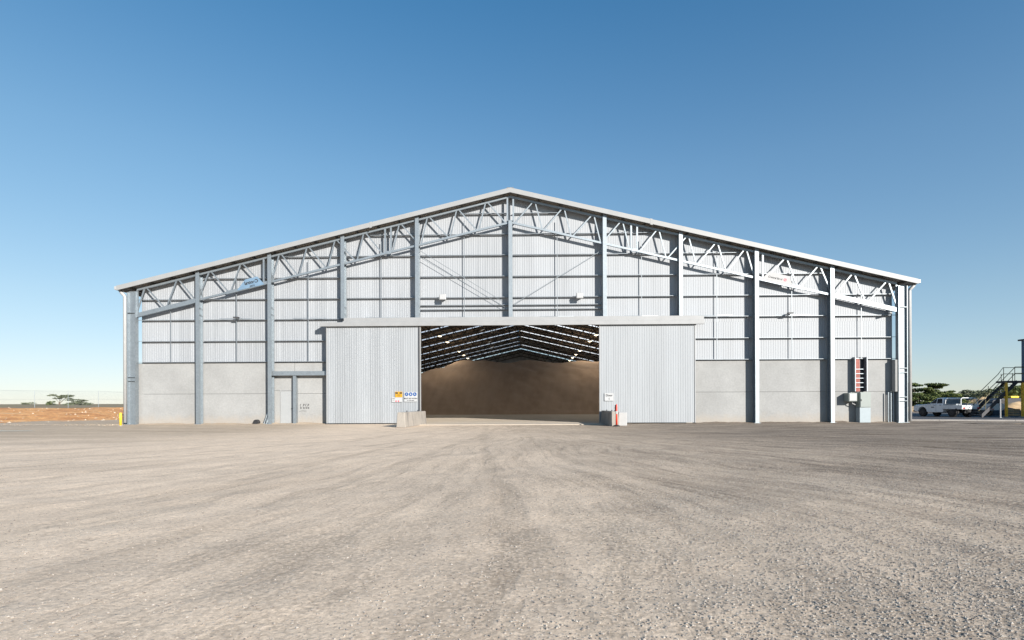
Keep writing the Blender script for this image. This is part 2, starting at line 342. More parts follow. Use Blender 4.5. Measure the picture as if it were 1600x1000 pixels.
# yard sheet: fine grid near the camera with real unevenness, then out to the horizon
def axis_pts(a, b, fine0, fine1, step, coarse):
    v = list(np.arange(fine0, fine1+1e-6, step)); out = [fine1]
    d = step
    while out[-1] < b: d *= 1.35; out.append(min(b, out[-1]+d))
    left = [fine0]; d = step
    while left[-1] > a: d *= 1.35; left.append(max(a, left[-1]-d))
    return sorted(set([round(x, 4) for x in v+out[1:]+left[1:]]))
gx = axis_pts(-3000, 3000, -14, 16, 0.16, 0); gy = axis_pts(-3000, 3000, -35, -12, 0.16, 0)
def gz(x, y):
    w = max(0.0, min(1.0, (-2.5-y)/6.0))
    d = abs(x)+abs(y)
    if d > 300: return 0.0
    return w*(0.035*mnoise.noise(Vector((x*0.35, y*0.35, 0))) + 0.012*mnoise.noise(Vector((x*1.7, y*1.7, 4))))-0.0
gv = [(x, y, gz(x, y)) for y in gy for x in gx]; nx = len(gx)
gf = [(j*nx+i, j*nx+i+1, (j+1)*nx+i+1, (j+1)*nx+i) for j in range(len(gy)-1) for i in range(nx-1)]
tag(raw('ground', gv, gf, M['gravel'], smooth=True), kind='structure')

# loose stones on the yard
def stones(name, N, sampler, smin, smax, m, label, seed=3, zf=gz, sub=False):
    g = np.random.default_rng(seed)
    base = np.array([(1,0,0),(-1,0,0),(0,1,0),(0,-1,0),(0,0,1),(0,0,-1)], float)
    fc = [(0,2,4),(2,1,4),(1,3,4),(3,0,4),(2,0,5),(1,2,5),(3,1,5),(0,3,5)]
    V = []; F = []
    xy = sampler(g, N)
    for i in range(len(xy)):
        x, y = xy[i]
        s = smin + (smax-smin)*g.random()**2.6
        b = base*(0.65+0.6*g.random((6, 1)))*s*np.array([1, 1, 0.62]); a = g.random()*6.28; c, sn = math.cos(a), math.sin(a)
        z = zf(x, y)+s*0.22; k = len(V)
        for q in b: V.append((x+q[0]*c-q[1]*sn, y+q[0]*sn+q[1]*c, z+q[2]))
        F += [(k+u, k+v, k+w) for u, v, w in fc]
    o = raw(name, V, F, m); return tag(o, label, 'stones', kind='stuff')
def stone_mat(name, stops):
    m, n, l, p = NM(name)
    gi = n.new('ShaderNodeNewGeometry'); rp = ramp(n, stops)
    l.new(gi.outputs['Random Per Island'], rp.inputs[0]); l.new(rp.outputs[0], p.inputs['Base Color']); p.inputs['Roughness'].default_value = 0.9
    return m
M['stone'] = stone_mat('loose_stone', [(0.0, (0.15, 0.13, 0.115)), (0.5, (0.30, 0.265, 0.23)), (0.9, (0.40, 0.36, 0.31)), (1.0, (0.46, 0.42, 0.37))])
def yard_sampler(g, N):
    out = []
    while len(out) < N:
        d = 2.7*math.exp(g.random()**.9*math.log(20/2.7)); y = -35+d; hw = 0.98*d; x = 0.89-0.02*d+(g.random()*2-1)*hw
        u = (x+4)/(hw)            # thin to the left, thick to the right
        pr = 0.10+0.90*max(0, min(1, 0.25+0.75*(x-0.2)/(0.5*d)))
        cl = mnoise.noise(Vector((math.atan2(x, 3-y)*14, math.hypot(x, 3-y)*0.25, 2)))*0.5+0.5
        if g.random() < pr*(0.25+1.1*cl*cl*1.6): out.append((x, y))
    return out
stones('gravel_stones', 70000, yard_sampler, 0.0035, 0.0125, M['stone'], 'loose pale and grey stones scattered over the gravel yard')

# concrete floor inside, apron and bits of yard
M['road'] = mat('shade_toned_asphalt', (0.055, 0.055, 0.06), 0.8, 0, 0.2, 3, bump=0.3, bscale=40)  # dark tone also stands in for the shade on this ground
tag(raw('road', [(25.6, 5.2, .012), (34.2, 2.9, .012), (140, -6, .012), (200, 45, .012), (120, 38, .012), (25.6, 30, .012)], [(0,1,2,3,4,5)], M['road']), kind='structure')
mk = MB()
for i in range(24):
    t0, t1 = i/24, (i+1)/24
    def P(t): return (25.4+t*50, 5.0-2.45*(t*50)/8.6*0.92)
    a, b = P(t0), P(t1); mk.beam((a[0]+.01, a[1]-.45, 0.05), (b[0]-.01, b[1]-.45, 0.05), 0.5, 0.1, up=(0,0,1))
tag(mk.build('kerb', M['footing']), kind='structure')
mw, n_, l_, p_ = NM('puddle_water'); p_.inputs['Base Color'].default_value = (0.05, 0.05, 0.045, 1); p_.inputs['Roughness'].default_value = 0.04
def puddle(cx, cy, rx, ry, rz, seed):
    g = random.Random(seed); pts = []
    for k in range(28):
        a = 2*PI*k/28; r = 1+0.30*math.sin(3*a+seed)+0.16*math.sin(5*a+seed*2)+g.uniform(-.06, .06)
        x, y = rx*r*math.cos(a), ry*r*math.sin(a); pts.append((cx+x*math.cos(rz)-y*math.sin(rz), cy+x*math.sin(rz)+y*math.cos(rz), 0.012))
    tag(raw('puddle', pts, [tuple(range(28))], mw), kind='structure')
puddle(28.1, -1.9, 1.0, 0.28, -0.3, 1); puddle(30.0, -2.6, 1.5, 0.30, -0.35, 4); puddle(33.2, -3.4, 2.2, 0.35, -0.3, 7)
puddle(-26.3, -8.4, 2.4, 0.30, 0.1, 3)

# ================================================================== WAREHOUSE
wh = thing('warehouse', 'wide galvanised steel storage shed with low pitched gable roof, exposed trusses and concrete lower walls', 'warehouse', (0, 0, 0))
SL = 0.2365
WY = 0.60                      # face of the cladding
LEN = 100.0
def zr(x): return 15.09-SL*abs(x)        # roof top
def ztc(x): return 14.68-0.2375*abs(x)   # truss top chord
def zbc(x): return 13.02-0.2375*abs(x)   # truss bottom chord
# ribbed sheeting
def ribbed(name, x0, x1, y, zb, ztop, m, parent, pitch=0.152, depth=0.0075, thick=0.03):
    V = []; F = []; x = x0
    prof = [(0.0, 0), (0.55, 0), (0.66, 1), (0.84, 1), (0.95, 0)]
    xs = []
    while x < x1-1e-6:
        for u, d in prof:
            xx = x+u*pitch
            if xx < x1: xs.append((xx, y-d*depth))
        x += pitch
    xs.append((x1, y))
    for xx, yy in xs: V += [(xx, yy, zb), (xx, yy, ztop(xx))]
    k = len(V)
    for xx, yy in xs: V += [(xx, y+thick, zb), (xx, y+thick, ztop(xx))]
    n = len(xs)
    for i in range(n-1):
        F.append((2*i, 2*i+2, 2*i+3, 2*i+1)); F.append((k+2*i, k+2*i+1, k+2*i+3, k+2*i+2))
        F.append((2*i+1, 2*i+3, k+2*i+3, k+2*i+1)); F.append((2*i+2, 2*i, k+2*i, k+2*i+2))
    F.append((0, 1, k+1, k)); F.append((2*n-2, k+2*n-2, k+2*n-1, 2*n-1))
    return raw(name, V, F, m, parent)
tp = lambda x: zr(x)-0.22
ribbed('wall_cladding', -24.55, 24.55, WY, 6.55, tp, M['cladding'], wh)
ribbed('wall_cladding', -24.55, -6.2, WY, 4.05, lambda x: 6.549, M['cladding'], wh)
ribbed('wall_cladding', 6.1, 24.55, WY, 4.05, lambda x: 6.549, M['cladding'], wh)
# concrete panels
cols = [6.05, 10.9, 15.7, 20.45]
edges = [-24.75, -20.45, -15.7, -10.9, -6.2]
spans = [(-24.75,-20.45),(-20.45,-15.7),(-10.9,-6.2),(6.1,10.9),(10.9,15.7),(15.7,20.45),(20.45,24.75)]
def panel(x0, x1, z0, z1): return MB().box(x0+.006, x1-.006, WY-0.06, WY+0.14, z0, z1).build('concrete_panel', M['concrete'], wh, bevel=0.012)
for a, b in spans: panel(a, b, -0.3, 2.0-.006); panel(a, b, 2.0+.006, 4.04)
panel(-15.7, -15.22, -0.3, 2.2); panel(-14.28, -10.9, -0.3, 2.0-.006); panel(-14.28, -10.9, 2.006, 4.04); panel(-15.7, -14.29, 2.21, 4.04)
# personnel door
pd = MB().box(-15.2, -14.3, WY-0.035, WY+0.01, 0.03, 2.19).build('personnel_door', M['door_paint'], wh)
MB().box(-14.40, -14.36, WY-0.09, WY-0.035, 1.0, 1.03).box(-14.5, -14.36, WY-0.11, WY-0.09, 1.0, 1.03).build('handle', M['dark_steel'], pd)
MB().box(-15.25,-15.2, WY-.075, WY+.02, 0, 2.24).box(-14.3,-14.25, WY-.075, WY+.02, 0, 2.24).box(-15.2,-14.3, WY-.075, WY+.02, 2.19, 2.24).build('door_frame', M['zinc_trim'], pd)
# door posts/beam framing of the door bay
MB().box(-14.26, -14.06, 0.22, 0.50, 0, 3.22).build('door_post', M['galv'], wh)
MB().box(-15.68, -11.2, 0.18, 0.50, 3.22, 3.42).box(-15.68, -11.2, 0.16, 0.182, 3.18, 3.46).build('lintel_beam', M['galv'], wh)
# gable columns (universal sections: two flanges and a web)
def icol(x, z0, z1, w=0.24, d=0.44, y0=0.0, name='gable_column'):
    b = MB().box(x-w/2, x+w/2, y0, y0+.022, z0, z1).box(x-w/2, x+w/2, y0+d-.022, y0+d, z0, z1).box(x-.012, x+.012, y0+.022, y0+d-.022, z0, z1)
    o = b.build(name, M['galv'], wh)
    return o
for x in cols:
    for s in (-1, 1):
        z0 = 6.86 if x < 11 else -0.05
        c = icol(s*x, z0, zr(x)-0.24)
        for zz in (7.15, 7.6): MB().box(s*x+.014, s*x+.10, .10, .30, zz, zz+.05).build('cleat', M['galv'], c)
        if z0 < 1: MB().box(s*x-.2, s*x+.2, -.06, .50, -.02, .03).build('base_plate', M['galv'], c)
c = icol(0, 6.86, zbc(0)+0.05)
MB().box(-.2, .2, -.01, .45, 13.07, 13.1).build('cap_plate', M['galv'], c)
# outer portal legs, web facing the yard
for s in (-1, 1):
    x0, x1 = s*24.58, s*25.14
    b = MB(); b.box(min(x0, x0+s*.03), max(x0, x0+s*.03), 0.02, .32, -.05, 9.0-.3); b.box(min(x1, x1-s*.03), max(x1, x1-s*.03), .02, .32, -.05, 8.98-.3)
    b.box(min(x0, x1)+.03, max(x0, x1)-.03, .15, .175, -.05, 8.75)
    c = b.build('portal_leg', M['galv'], wh)
    for zz in ((7.32, 3.45, 3.18, 1.62, 1.38) if s > 0 else (7.32, 3.10, 2.85)): MB().box(min(x0, x1)+.035, max(x0, x1)-.035, .03, .148, zz, zz+.03).build('stiffener', M['galv'], c)
    MB().box(min(x0, x1)-.08, max(x0, x1)+.08, -.04, .38, -.02, .03).build('base_plate', M['galv'], c)
    # downpipe with swan neck into the gutter
    MB().tube([(s*25.33, .10, 0.12), (s*25.33, .10, 8.35), (s*25.34, .10, 8.45), (s*25.52, .10, 8.62), (s*25.66, .10, 8.82)], 0.10, 10).build('downpipe', M['white_paint'], wh, smooth=True)
# girts and the light bridging between them
bays = [(-24.5,-20.45),(-20.45,-15.7),(-15.7,-10.9),(-10.9,-6.05),(-6.05,0),(0,6.05),(6.05,10.9),(10.9,15.7),(15.7,20.45),(20.45,24.5)]
gl = [4.12, 5.5, 6.90, 8.25, 9.62, 11.0, 12.35, 13.7]
for a, b in bays:
    mid = (a+b)/2; lo, hi = a+.135, b-.135
    if a == -24.5: lo = -24.9
    if b == 24.5: hi = 24.9
    inner = max(abs(a), abs(b)) < 6.2; lst = sorted(gl+([7.47, 7.75] if inner else []))
    g = []
    for z in lst:
        if z < 6.6 and max(abs(a), abs(b)) < 11.5: continue
        zt = 14.62
        xm = (zt-0.1-z)/SL
        l0, h0 = max(lo, -xm), min(hi, xm)
        if a == -15.7 and z < 6.6: h0 = -11.0
        if h0-l0 < 0.6: continue
        MB().box(l0, h0, WY-.235, WY-.03, z-.006, z).box(l0, h0, WY-.235, WY-.225, z-.028, z-.006).build('girt', M['girt'], wh); g.append(z)
    zz = g[0] if not (-11.5 < a and b < 11.5) else 6.86
    top = min(g[-1]+.0, zbc(mid)+0.9)
    MB().box(mid-.018, mid+.018, WY-.220, WY-.18, zz+.003, min(top, zr(mid)-.6)).build('bridging', M['girt'], wh)
# front truss
tr = bpy.data.objects.new('front_truss', None); COL.objects.link(tr); tr.parent = wh
TY = 0.19
def chord(zf, w, name, xe, y=TY, d=0.12, parent=tr, m=None):
    b = MB()
    for s in (-1, 1): b.prism([(0, zf(0)-w/2), (s*xe, zf(xe)-w/2), (s*xe, zf(xe)+w/2), (0, zf(0)+w/2)], y-d/2, y+d/2)
    return b.build(name, m or M['galv'], parent)
chord(ztc, 0.13, 'top_chord', 24.55); chord(zbc, 0.13, 'bottom_chord', 24.75)
for s in (-1, 1):
    MB().prism([(s*x, zbc(x)+dz) for x, dz in ((20.6, -.15), (24.70, -.15), (24.70, .13), (20.6, .13))], TY-.075, TY+.075).build('chord_channel', M['galv'], tr)
    MB().prism([(s*x, zbc(x)+dz) for x, dz in ((15.85, -.10), (18.6, -.10), (18.6, .11), (15.85, .11))], TY-.07, TY+.07).build('chord_channel', M['galv'], tr)
for s in (-1, 1):
    b_ = [24.62, 22.68, 20.60, 18.41, 16.25, 15.75, 13.88, 11.98, 11.0, 10.07, 8.35, 7.7, 5.9, 4.0, 2.16, 0.30]
    tops = [24.0, 21.85, 19.7, 17.6, None, 15.12, 13.22, 11.38, None, 9.49, None, 7.17, 5.33, 3.42, 1.54]
    mem = [(24.62,24.0),(22.75,24.0),(22.6,21.85),(20.7,21.85),(20.5,19.7),(18.5,19.7),(18.32,17.6),(16.3,17.6),
           (15.6,15.05),(13.95,15.05),(13.8,13.22),(12.05,13.22),(11.9,11.38),(10.15,11.38),(9.98,9.49),(8.35,9.49),
           (7.65,7.17),(5.95,7.17),(5.8,5.33),(4.05,5.33),(3.9,3.42),(2.2,3.42),(2.05,1.54),(0.32,1.54)]
    for xb, xt in mem:
        off = 0.05 if xt < xb else -0.05
        MB().beam((s*xb, TY, zbc(xb)+.06), (s*(xt+off), TY, ztc(xt)+.03), 0.072, 0.072).build('web_member', M['galv'], tr)
    for xv in (16.14, 8.15, 7.77, 0.19): MB().beam((s*xv, TY, zbc(xv)+.06), (s*xv, TY, ztc(xv)-.05), 0.105, 0.09).build('web_member', M['galv'], tr)
    MB().box(min(s*7.78, s*8.14), max(s*7.78, s*8.14), TY-.07, TY+.07, zbc(7.95)-.09, zbc(7.95)+.10).build('splice_plate', M['galv'], tr)
    MB().box(min(s*24.5, s*24.6), max(s*24.5, s*24.6), TY-.05, TY+.05, 7.2, 8.8).build('end_plate', M['galv'], tr)
# brace rods of the two middle bays
for a, b in (((-5.9, .3, 11.27), (-.55, .3, 7.95)), ((-5.9, .3, 10.85), (-.35, .3, 7.55)), ((5.9, .3, 11.2), (.2, .3, 7.75))):
    MB().tube([a, b], 0.014, 6).build('brace_rod', M['galv'], wh)
for mid in (-18.2,-13.25,-8.45,-3.0,3.0,8.45,13.25,18.2):      # splayed fly braces under a girt line
    z = 6.92; r = MB()
    for sg in (-1, 1): r.beam((mid+sg*.05, WY-.22, z+.03), (mid+sg*1.1, WY-.10, z+.10-.055), .03, .02)
    r.build('fly_brace', M['galv'], wh)
# header over the doors and the two sliding leaves
MB().box(-12.28, 12.28, -0.30, -0.16, 6.30, 6.56).box(-12.28, 12.28, -0.16, 0.3, 6.50, 6.56).build('door_track_cover', M['zinc_trim'], wh, bevel=0.01)
MB().box(-10.75, 12.28, -0.22, 0.52, 6.565, 6.85).build('header_beam', M['zinc_trim'], wh, bevel=0.01)
for x0, x1, nm in ((-11.93, -5.80, 'left'), (5.66, 11.76, 'right')):
    d = ribbed('sliding_door', x0+.06, x1-.06, -0.10, 0.06, lambda x: 6.30, M['door_sheet'], wh, pitch=0.152, depth=0.0075, thick=0.06)
    MB().box(x0, x0+.06, -.14, .02, .05, 6.30).build('edge_trim', M['zinc_trim'], d); MB().box(x1-.06, x1, -.14, .02, .05, 6.30).build('edge_trim', M['zinc_trim'], d)
    if nm == 'left': MB().box(x1-.135, x1-.062, -.155, -.12, .05, 6.30).build('seal_strip', M['dark_steel'], d)
# door jambs (reveal)
for s, x in ((-1, -6.2), (1, 6.1)): MB().box(min(x, x+s*.3), max(x, x+s*.3), 0.08, WY-.065, -.05, 6.49).build('jamb', M['galv'], wh)
# roof: sheets in bays with a translucent strip across the slope at each
mt_, n_, l_, p_ = NM('translucent_sheet')
p_.inputs['Base Color'].default_value = (0.8, 0.82, 0.8, 1); p_.inputs['Roughness'].default_value = 0.5
tb = n_.new('ShaderNodeBsdfTranslucent'); tb.inputs[0].default_value = (0.95, 0.96, 0.95, 1)
ms = n_.new('ShaderNodeMixShader'); ms.inputs[0].default_value = 0.96
l_.new(p_.outputs[0], ms.inputs[1]); l_.new(tb.outputs[0], ms.inputs[2]); l_.new(ms.outputs[0], n_['Material Output'].inputs[0])
sky_y = [11.5, 19.5, 27.5, 35.5, 43.9, 50.9, 58.9, 67.4, 76.4, 84.2, 91.6]  # frontmost strips are out of view, added to brighten the interior
SW = 0.55
XE = 25.64
segs = []; y = -0.20
for q in sky_y: segs.append((y, q-SW)); y = q+SW
segs.append((y, LEN+.3))
b = MB()
for a, c in segs:
    for s in (-1, 1): b.prism([(0, zr(0)-.07), (s*XE, zr(XE)-.07), (s*XE, zr(XE)), (0, zr(0))], a, c)
b.build('roof', M['roof_sheet'], wh)
for q in sky_y:
    for s in (-1, 1): raw('skylight', [(s*.25, q-SW, zr(.25)-.035), (s*XE, q-SW, zr(XE)-.035), (s*XE, q+SW, zr(XE)-.035), (s*.25, q+SW, zr(.25)-.035)], [(0, 1, 2, 3) if s < 0 else (3, 2, 1, 0)], mt_, wh)
b = MB()
for s in (-1, 1):
    b.prism([(0, zr(0)-.28), (s*XE, zr(XE)-.28), (s*XE, zr(XE)+.02), (0, zr(0)+.02)], -.25, -.202)
b.build('barge_flashing', M['fascia'], wh)
b = MB()
for s in (-1, 1):       # lap of the two flashing lengths
    b.prism([(s*8.9, zr(8.9)-.335), (s*9.05, zr(9.05)-.335), (s*9.05, zr(9.05)+.045), (s*8.9, zr(8.9)+.045)], -.258, -.251)
b.build('flashing_lap', M['fascia'], wh)
b = MB().box(-.22, .22, -.26, LEN+.3, zr(0)+.004, zr(0)+.022); b.build('ridge_cap', M['fascia'], wh)
for s in (-1, 1):
    MB().box(min(s*25.64, s*25.78), max(s*25.64, s*25.78), -.24, LEN+.3, 8.80, 9.01).build('gutter', M['white_paint'], wh)
# purlins and interior portals
for i in range(19):
    x = 0.45+i*1.37
    for s in (-1, 1):
        z = zr(x)-.07
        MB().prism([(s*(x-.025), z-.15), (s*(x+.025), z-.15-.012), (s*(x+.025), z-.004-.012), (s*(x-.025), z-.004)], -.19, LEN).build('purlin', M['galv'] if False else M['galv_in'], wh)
for y in [q-1.25 for q in sky_y]+[99.3]:
    b = MB()
    for s in (-1, 1):
        for zf, w in ((ztc, .14), (zbc, .16)): b.prism([(0, zf(0)-w/2), (s*24.6, zf(24.6)-w/2), (s*24.6, zf(24.6)+w/2), (0, zf(0)+w/2)], y-.07, y+.07)
        xx = 0.2
        while xx < 24:
            b.beam((s*xx, y, zbc(xx)), (s*(xx+.95), y, ztc(xx+.95)), .09, .09); b.beam((s*(xx+.95), y, ztc(xx+.95)), (s*(xx+1.9), y, zbc(xx+1.9)), .09, .09); xx += 1.9
        b.box(min(s*24.55, s*25.1), max(s*24.55, s*25.1), y-.15, y+.15, 0, 8.7)
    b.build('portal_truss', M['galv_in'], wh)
# side and rear walls, floor
M['inner_wall'] = mat('inner_lining', (0.55, 0.55, 0.54), 0.7, 0.1, 0.15, 1.5)
for s in (-1, 1):
    MB().box(min(s*24.47, s*24.54), max(s*24.47, s*24.54), WY+.15, LEN, 4.05, 8.75).build('side_wall', M['cladding'], wh)
    MB().box(min(s*24.36, s*24.54), max(s*24.36, s*24.54), WY+.15, LEN, -.2, 4.04).build('side_concrete_wall', M['concrete'], wh)
MB().prism([(-24.45, -.2), (24.45, -.2), (24.45, zr(24.45)-.3), (0, zr(0)-.3), (-24.45, zr(24.45)-.3)], LEN-.2, LEN-.05).build('rear_wall', M['inner_wall'], wh)
MB().box(-24.3, 24.3, WY+.15, LEN-.25, -.2, 0.035).build('floor_slab', M['slab'], wh)
MB().box(-6.3, 6.6, -2.1, WY+.149, -.2, 0.032).build('door_apron', M['slab'], wh)

# loose grit drifted against the foot of the wall
def drift(x0, x1):
    V = []; F = []; nx_ = int((x1-x0)/.12)
    for i in range(nx_+1):
        x = x0+(x1-x0)*i/nx_; hgt = .035+.10*max(0, mnoise.noise(Vector((x*.55, 1, 3)))+.25)+.03*mnoise.noise(Vector((x*2.6, 1, 8))); wd = .5+.5*(mnoise.noise(Vector((x*.4, 5, 3)))+.5)
        for t, q in ((0, 1), (.25, .85), (.5, .5), (.75, .2), (1, -.3)): V.append((x, WY-.05-wd*t, max(-.02, hgt*q)))
    for i in range(nx_):
        for j in range(4): k = i*5+j; F.append((k, k+5, k+6, k+1))
    tag(raw('gravel_drift', V, F, M['gravel'], smooth=True), kind='structure')
drift(-25.2, -11.95); drift(11.8, 25.2)
# fertiliser heap
def heap():
    nx_, ny_ = 150, 110; V = []; F = []
    x0, x1, y0, y1 = -24.2, 24.2, 25.5, 75
    for j in range(ny_+1):
        for i in range(nx_+1):
            x = x0+(x1-x0)*i/nx_; t = (j/ny_)**1.5; y = y0+(y1-y0)*t
            foot = 27.2+0.9*mnoise.noise(Vector((x*.12, 3, 0)))
            crest = 7.15+0.10*math.sin(x*0.75+1)+0.30*abs(math.sin(x*.36+.6))+0.12*mnoise.noise(Vector((x*.6, y*.2, 7)))
            crest -= max(0, (-9.0-x))*0.42 + max(0, x-15)*.3
            u = y-foot
            z = max(0, u)*0.50
            if z > 5.6: z = 5.6+(z-5.6)*0.62
            z = min(z, crest+0.02*(y-45)+0.12*mnoise.noise(Vector((x*.25, y*.25, 3))))
            z += (0.10*mnoise.noise(Vector((x*1.1, y*1.1, 2)))+0.28*mnoise.noise(Vector((x*.45+.3*y, y*.12, 6)))+.10*abs(math.sin(x*.9+y*.35+2*mnoise.noise(Vector((x*.2, y*.2, 1)))))) if z > .4 else 0
            if u < 0: z = -0.1
            V.append((x, y, max(-.1, z)+.02))
    n = nx_+1
    for j in range(ny_):
        for i in range(nx_): F.append((j*n+i, j*n+i+1, (j+1)*n+i+1, (j+1)*n+i))
    return raw('fertiliser_heap', V, F, M['heap'], smooth=True)
M['heap'] = mat('brown_granules', (0.36, 0.25, 0.17), 0.95, 0, 0.12, 0.9, bump=0.9, bscale=9, dirt=(0.41, 0.295, 0.21), stretch=(1.5, .4, .4))
tag(heap(), 'huge brown heap of granular material stored inside the open shed', 'heap')

# high bay lamps inside
M['lamp'] = None
ml, n_, l_, p_ = NM('lit_lamp'); p_.inputs['Base Color'].default_value = (.9, .85, .7, 1); p_.inputs['Emission Color'].default_value = (1, .86, .6, 1); p_.inputs['Emission Strength'].default_value = 5.0
M['lamp'] = ml
protoL = None; LAMP_W = 240; lamps = []
for k, (s, xx) in enumerate([(s, 10.2) for s in (-1, 1)]):
    for y in ((8, 22, 36, 43, 57, 64, 71, 78) if s < 0 else (8, 22, 36, 43, 57, 64, 71, 78)):  # frontmost lamps of each row are unseen, added to light the heap
        if protoL is None:
            o = thing('high_bay_lamp', '', 'lamp', (0, 0, 0), 0, 'high bay lamps under the shed roof')
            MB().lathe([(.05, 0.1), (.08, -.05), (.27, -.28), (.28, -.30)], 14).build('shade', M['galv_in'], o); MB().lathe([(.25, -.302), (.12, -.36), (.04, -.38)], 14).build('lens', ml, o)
            MB().tube([(0, 0, .1), (0, 0, .45)], .015, 6).build('hook', M['galv_in'], o); protoL = o
            protoL0 = o
        else: o = copy_tree(protoL0)
        o.location = (s*xx, y, 10.45)
        o['label'] = '%s lit high bay lamp of the receding row under the %s roof slope' % (dict(zip((8, 22, 36, 43, 57, 64, 71, 78), ('added unseen front', 'added unseen second', 'nearest visible', 'second visible', 'third visible', 'fourth visible', 'fifth visible', 'farthest')))[y], 'left' if s < 0 else 'right')
        o['group'] = 'high bay lamps left of the ridge' if s < 0 else 'high bay lamps right of the ridge'

        lamps.append(o)
for o in lamps:
        pl_ = bpy.data.lights.new('lamp_light', 'SPOT'); pl_.energy = LAMP_W; pl_.spot_size = R(150); pl_.spot_blend = 0.6; pl_.shadow_soft_size = 0.25; pl_.color = (1, .90, .74)
        lo_ = bpy.data.objects.new('lamp_light', pl_); COL.objects.link(lo_); lo_.parent = o; lo_.location = (0, 0, -.45)

# ------------------------------------------------------------------ fittings on the front
def floodlight(x, z, label, big=True):
    o = thing('floodlight', label, 'floodlight', (x, .36, z), 0)
    if big:
        MB().box(-.22, .22, -.30, -.20, -.17, .19).build('housing', M['white_paint'], o, bevel=.03)
        MB().box(-.18, .18, -.315, -.301, -.13, .15).build('lens', M['sign_white'], o)
        MB().box(-.26, -.225, -.27, .0, -.03, .03).box(.225, .26, -.27, .0, -.03, .03).box(-.26, .26, 0, .03, -.05, .05).build('bracket', M['galv'], o)
    else:
        MB().box(-.17, .17, -.34, -.12, .0, .07).build('housing', M['dark_steel'], o, bevel=.01)
        MB().box(-.14, .14, -.32, -.14, -.012, -.001).build('lens', M['sign_white'], o)
        MB().box(-.05, .05, -.12, .05, -.06, .10).box(-.32, .32, -.02, .02, -.04, .0).build('bracket', M['galv'], o)
    return o
floodlight(-4.40, 8.20, 'white square floodlight above the doorway, left of the ridge column')
floodlight(4.45, 8.22, 'white square floodlight above the doorway, right of the ridge column')
floodlight(-17.95, 6.95, 'small dark floodlight on a girt left of the doors, near the left banner', False)
floodlight(17.85, 6.98, 'small dark floodlight on a girt right of the doors, below the white banner', False)
o = thing('security_camera', 'small white security camera on a girt beside the right corner column', 'camera', (24.3, .33, 7.0))
MB().tube([(0, -.05, 0.0), (-.34, -.34, -.02)], .06, 10).build('camera_body', M['white_paint'], o); MB().box(-.03, .03, -.06, .06, .03, .12).build('bracket', M['galv'], o)

def rect_sign(name, x0, x1, z0, z1, label, m, y=-.165):
    o = thing(name, label, 'sign', ((x0+x1)/2, y, (z0+z1)/2)); w, h = (x1-x0)/2, (z1-z0)/2
    MB().box(-w, w, 0, .03, -h, h).build('sign_panel', m, o); return o, w, h
o, w, h = rect_sign('safety_sign', -6.87, -6.02, 1.44, 2.06, 'white sign with three blue discs reading MUST BE WORN on the left door', M['sign_white'])
for i in range(3):
    MB().lathe([(.118, -.006), (.118, 0)], 24, (-.265+i*.265, -.001, .17), 'Y').build('blue_disc', M['sign_blue'], o)
for i, (kind) in enumerate(('head', 'vest', 'boot')):
    cx = -.265+i*.265; b = MB()
    if kind == 'head': b.lathe([(.045, -.003), (.045, 0)], 12, (cx, -.006, .18), 'Y').prism([(cx-.06, .12), (cx+.06, .12), (cx+.03, .15), (cx-.03, .15)], -.009, -.006)
    elif kind == 'vest': b.prism([(cx-.045, .10), (cx+.045, .10), (cx+.05, .19), (cx+.025, .24), (cx, .21), (cx-.025, .24), (cx-.05, .19)], -.009, -.006)
    else: b.prism([(cx-.05, .12), (cx+.06, .12), (cx+.055, .15), (cx+.005, .17), (cx+.005, .24), (cx-.05, .24)], -.009, -.006)
    for v in b.bm.verts: v.co.x = cx+(v.co.x-cx)*.8; v.co.z = .17+(v.co.z-.17)*.8; v.co.y -= .003
    b.build('pictogram', M['sign_white'], o)
text('MUST BE WORN', 0, -.003, -.11, .115, M['ink'], o); text('IN THIS AREA', 0, -.003, -.235, .075, M['ink'], o)
o, w, h = rect_sign('warning_sign', -7.44, -6.99, 1.73, 2.09, 'yellow and black warning sign on the left sliding door', M['sign_yellow'])
MB().box(-w+.02, w-.02, -.004, 0, .04, .14).build('black_band', M['ink'], o)
MB().lathe([(.055, -.008), (.055, -.005)], 18, (0, 0, .09), 'Y').build('yellow_symbol', M['sign_yellow'], o); MB().box(-.15, .15, -.003, 0, -.05, -.02).build('lettering', M['ink'], o); MB().box(-.10, .10, -.003, 0, -.12, -.095).build('lettering', M['ink'], o)
o, w, h = rect_sign('notice_sign', -7.68, -7.0, 1.42, 1.72, 'small white notice with red symbols under the yellow warning sign', M['sign_white'])
MB().box(-.29, -.13, -.003, 0, .055, .085).build('lettering', M['ink'], o); MB().box(-.28, -.15, -.003, 0, -.04, -.02).build('lettering', M['ink'], o)
for cx in (-.05, .11): MB().lathe([(.045, -.004), (.045, 0)], 14, (cx, -.001, -.09), 'Y').build('red_symbol', M['ink_red'], o)
o, w, h = rect_sign('door_sign', 5.98, 6.56, 1.45, 1.94, 'square white sign reading Door 1 on the right sliding door', M['sign_white'])
text('Door', 0, -.003, .10, .19, M['ink'], o); text('1', 0, -.003, -.12, .19, M['ink'], o)
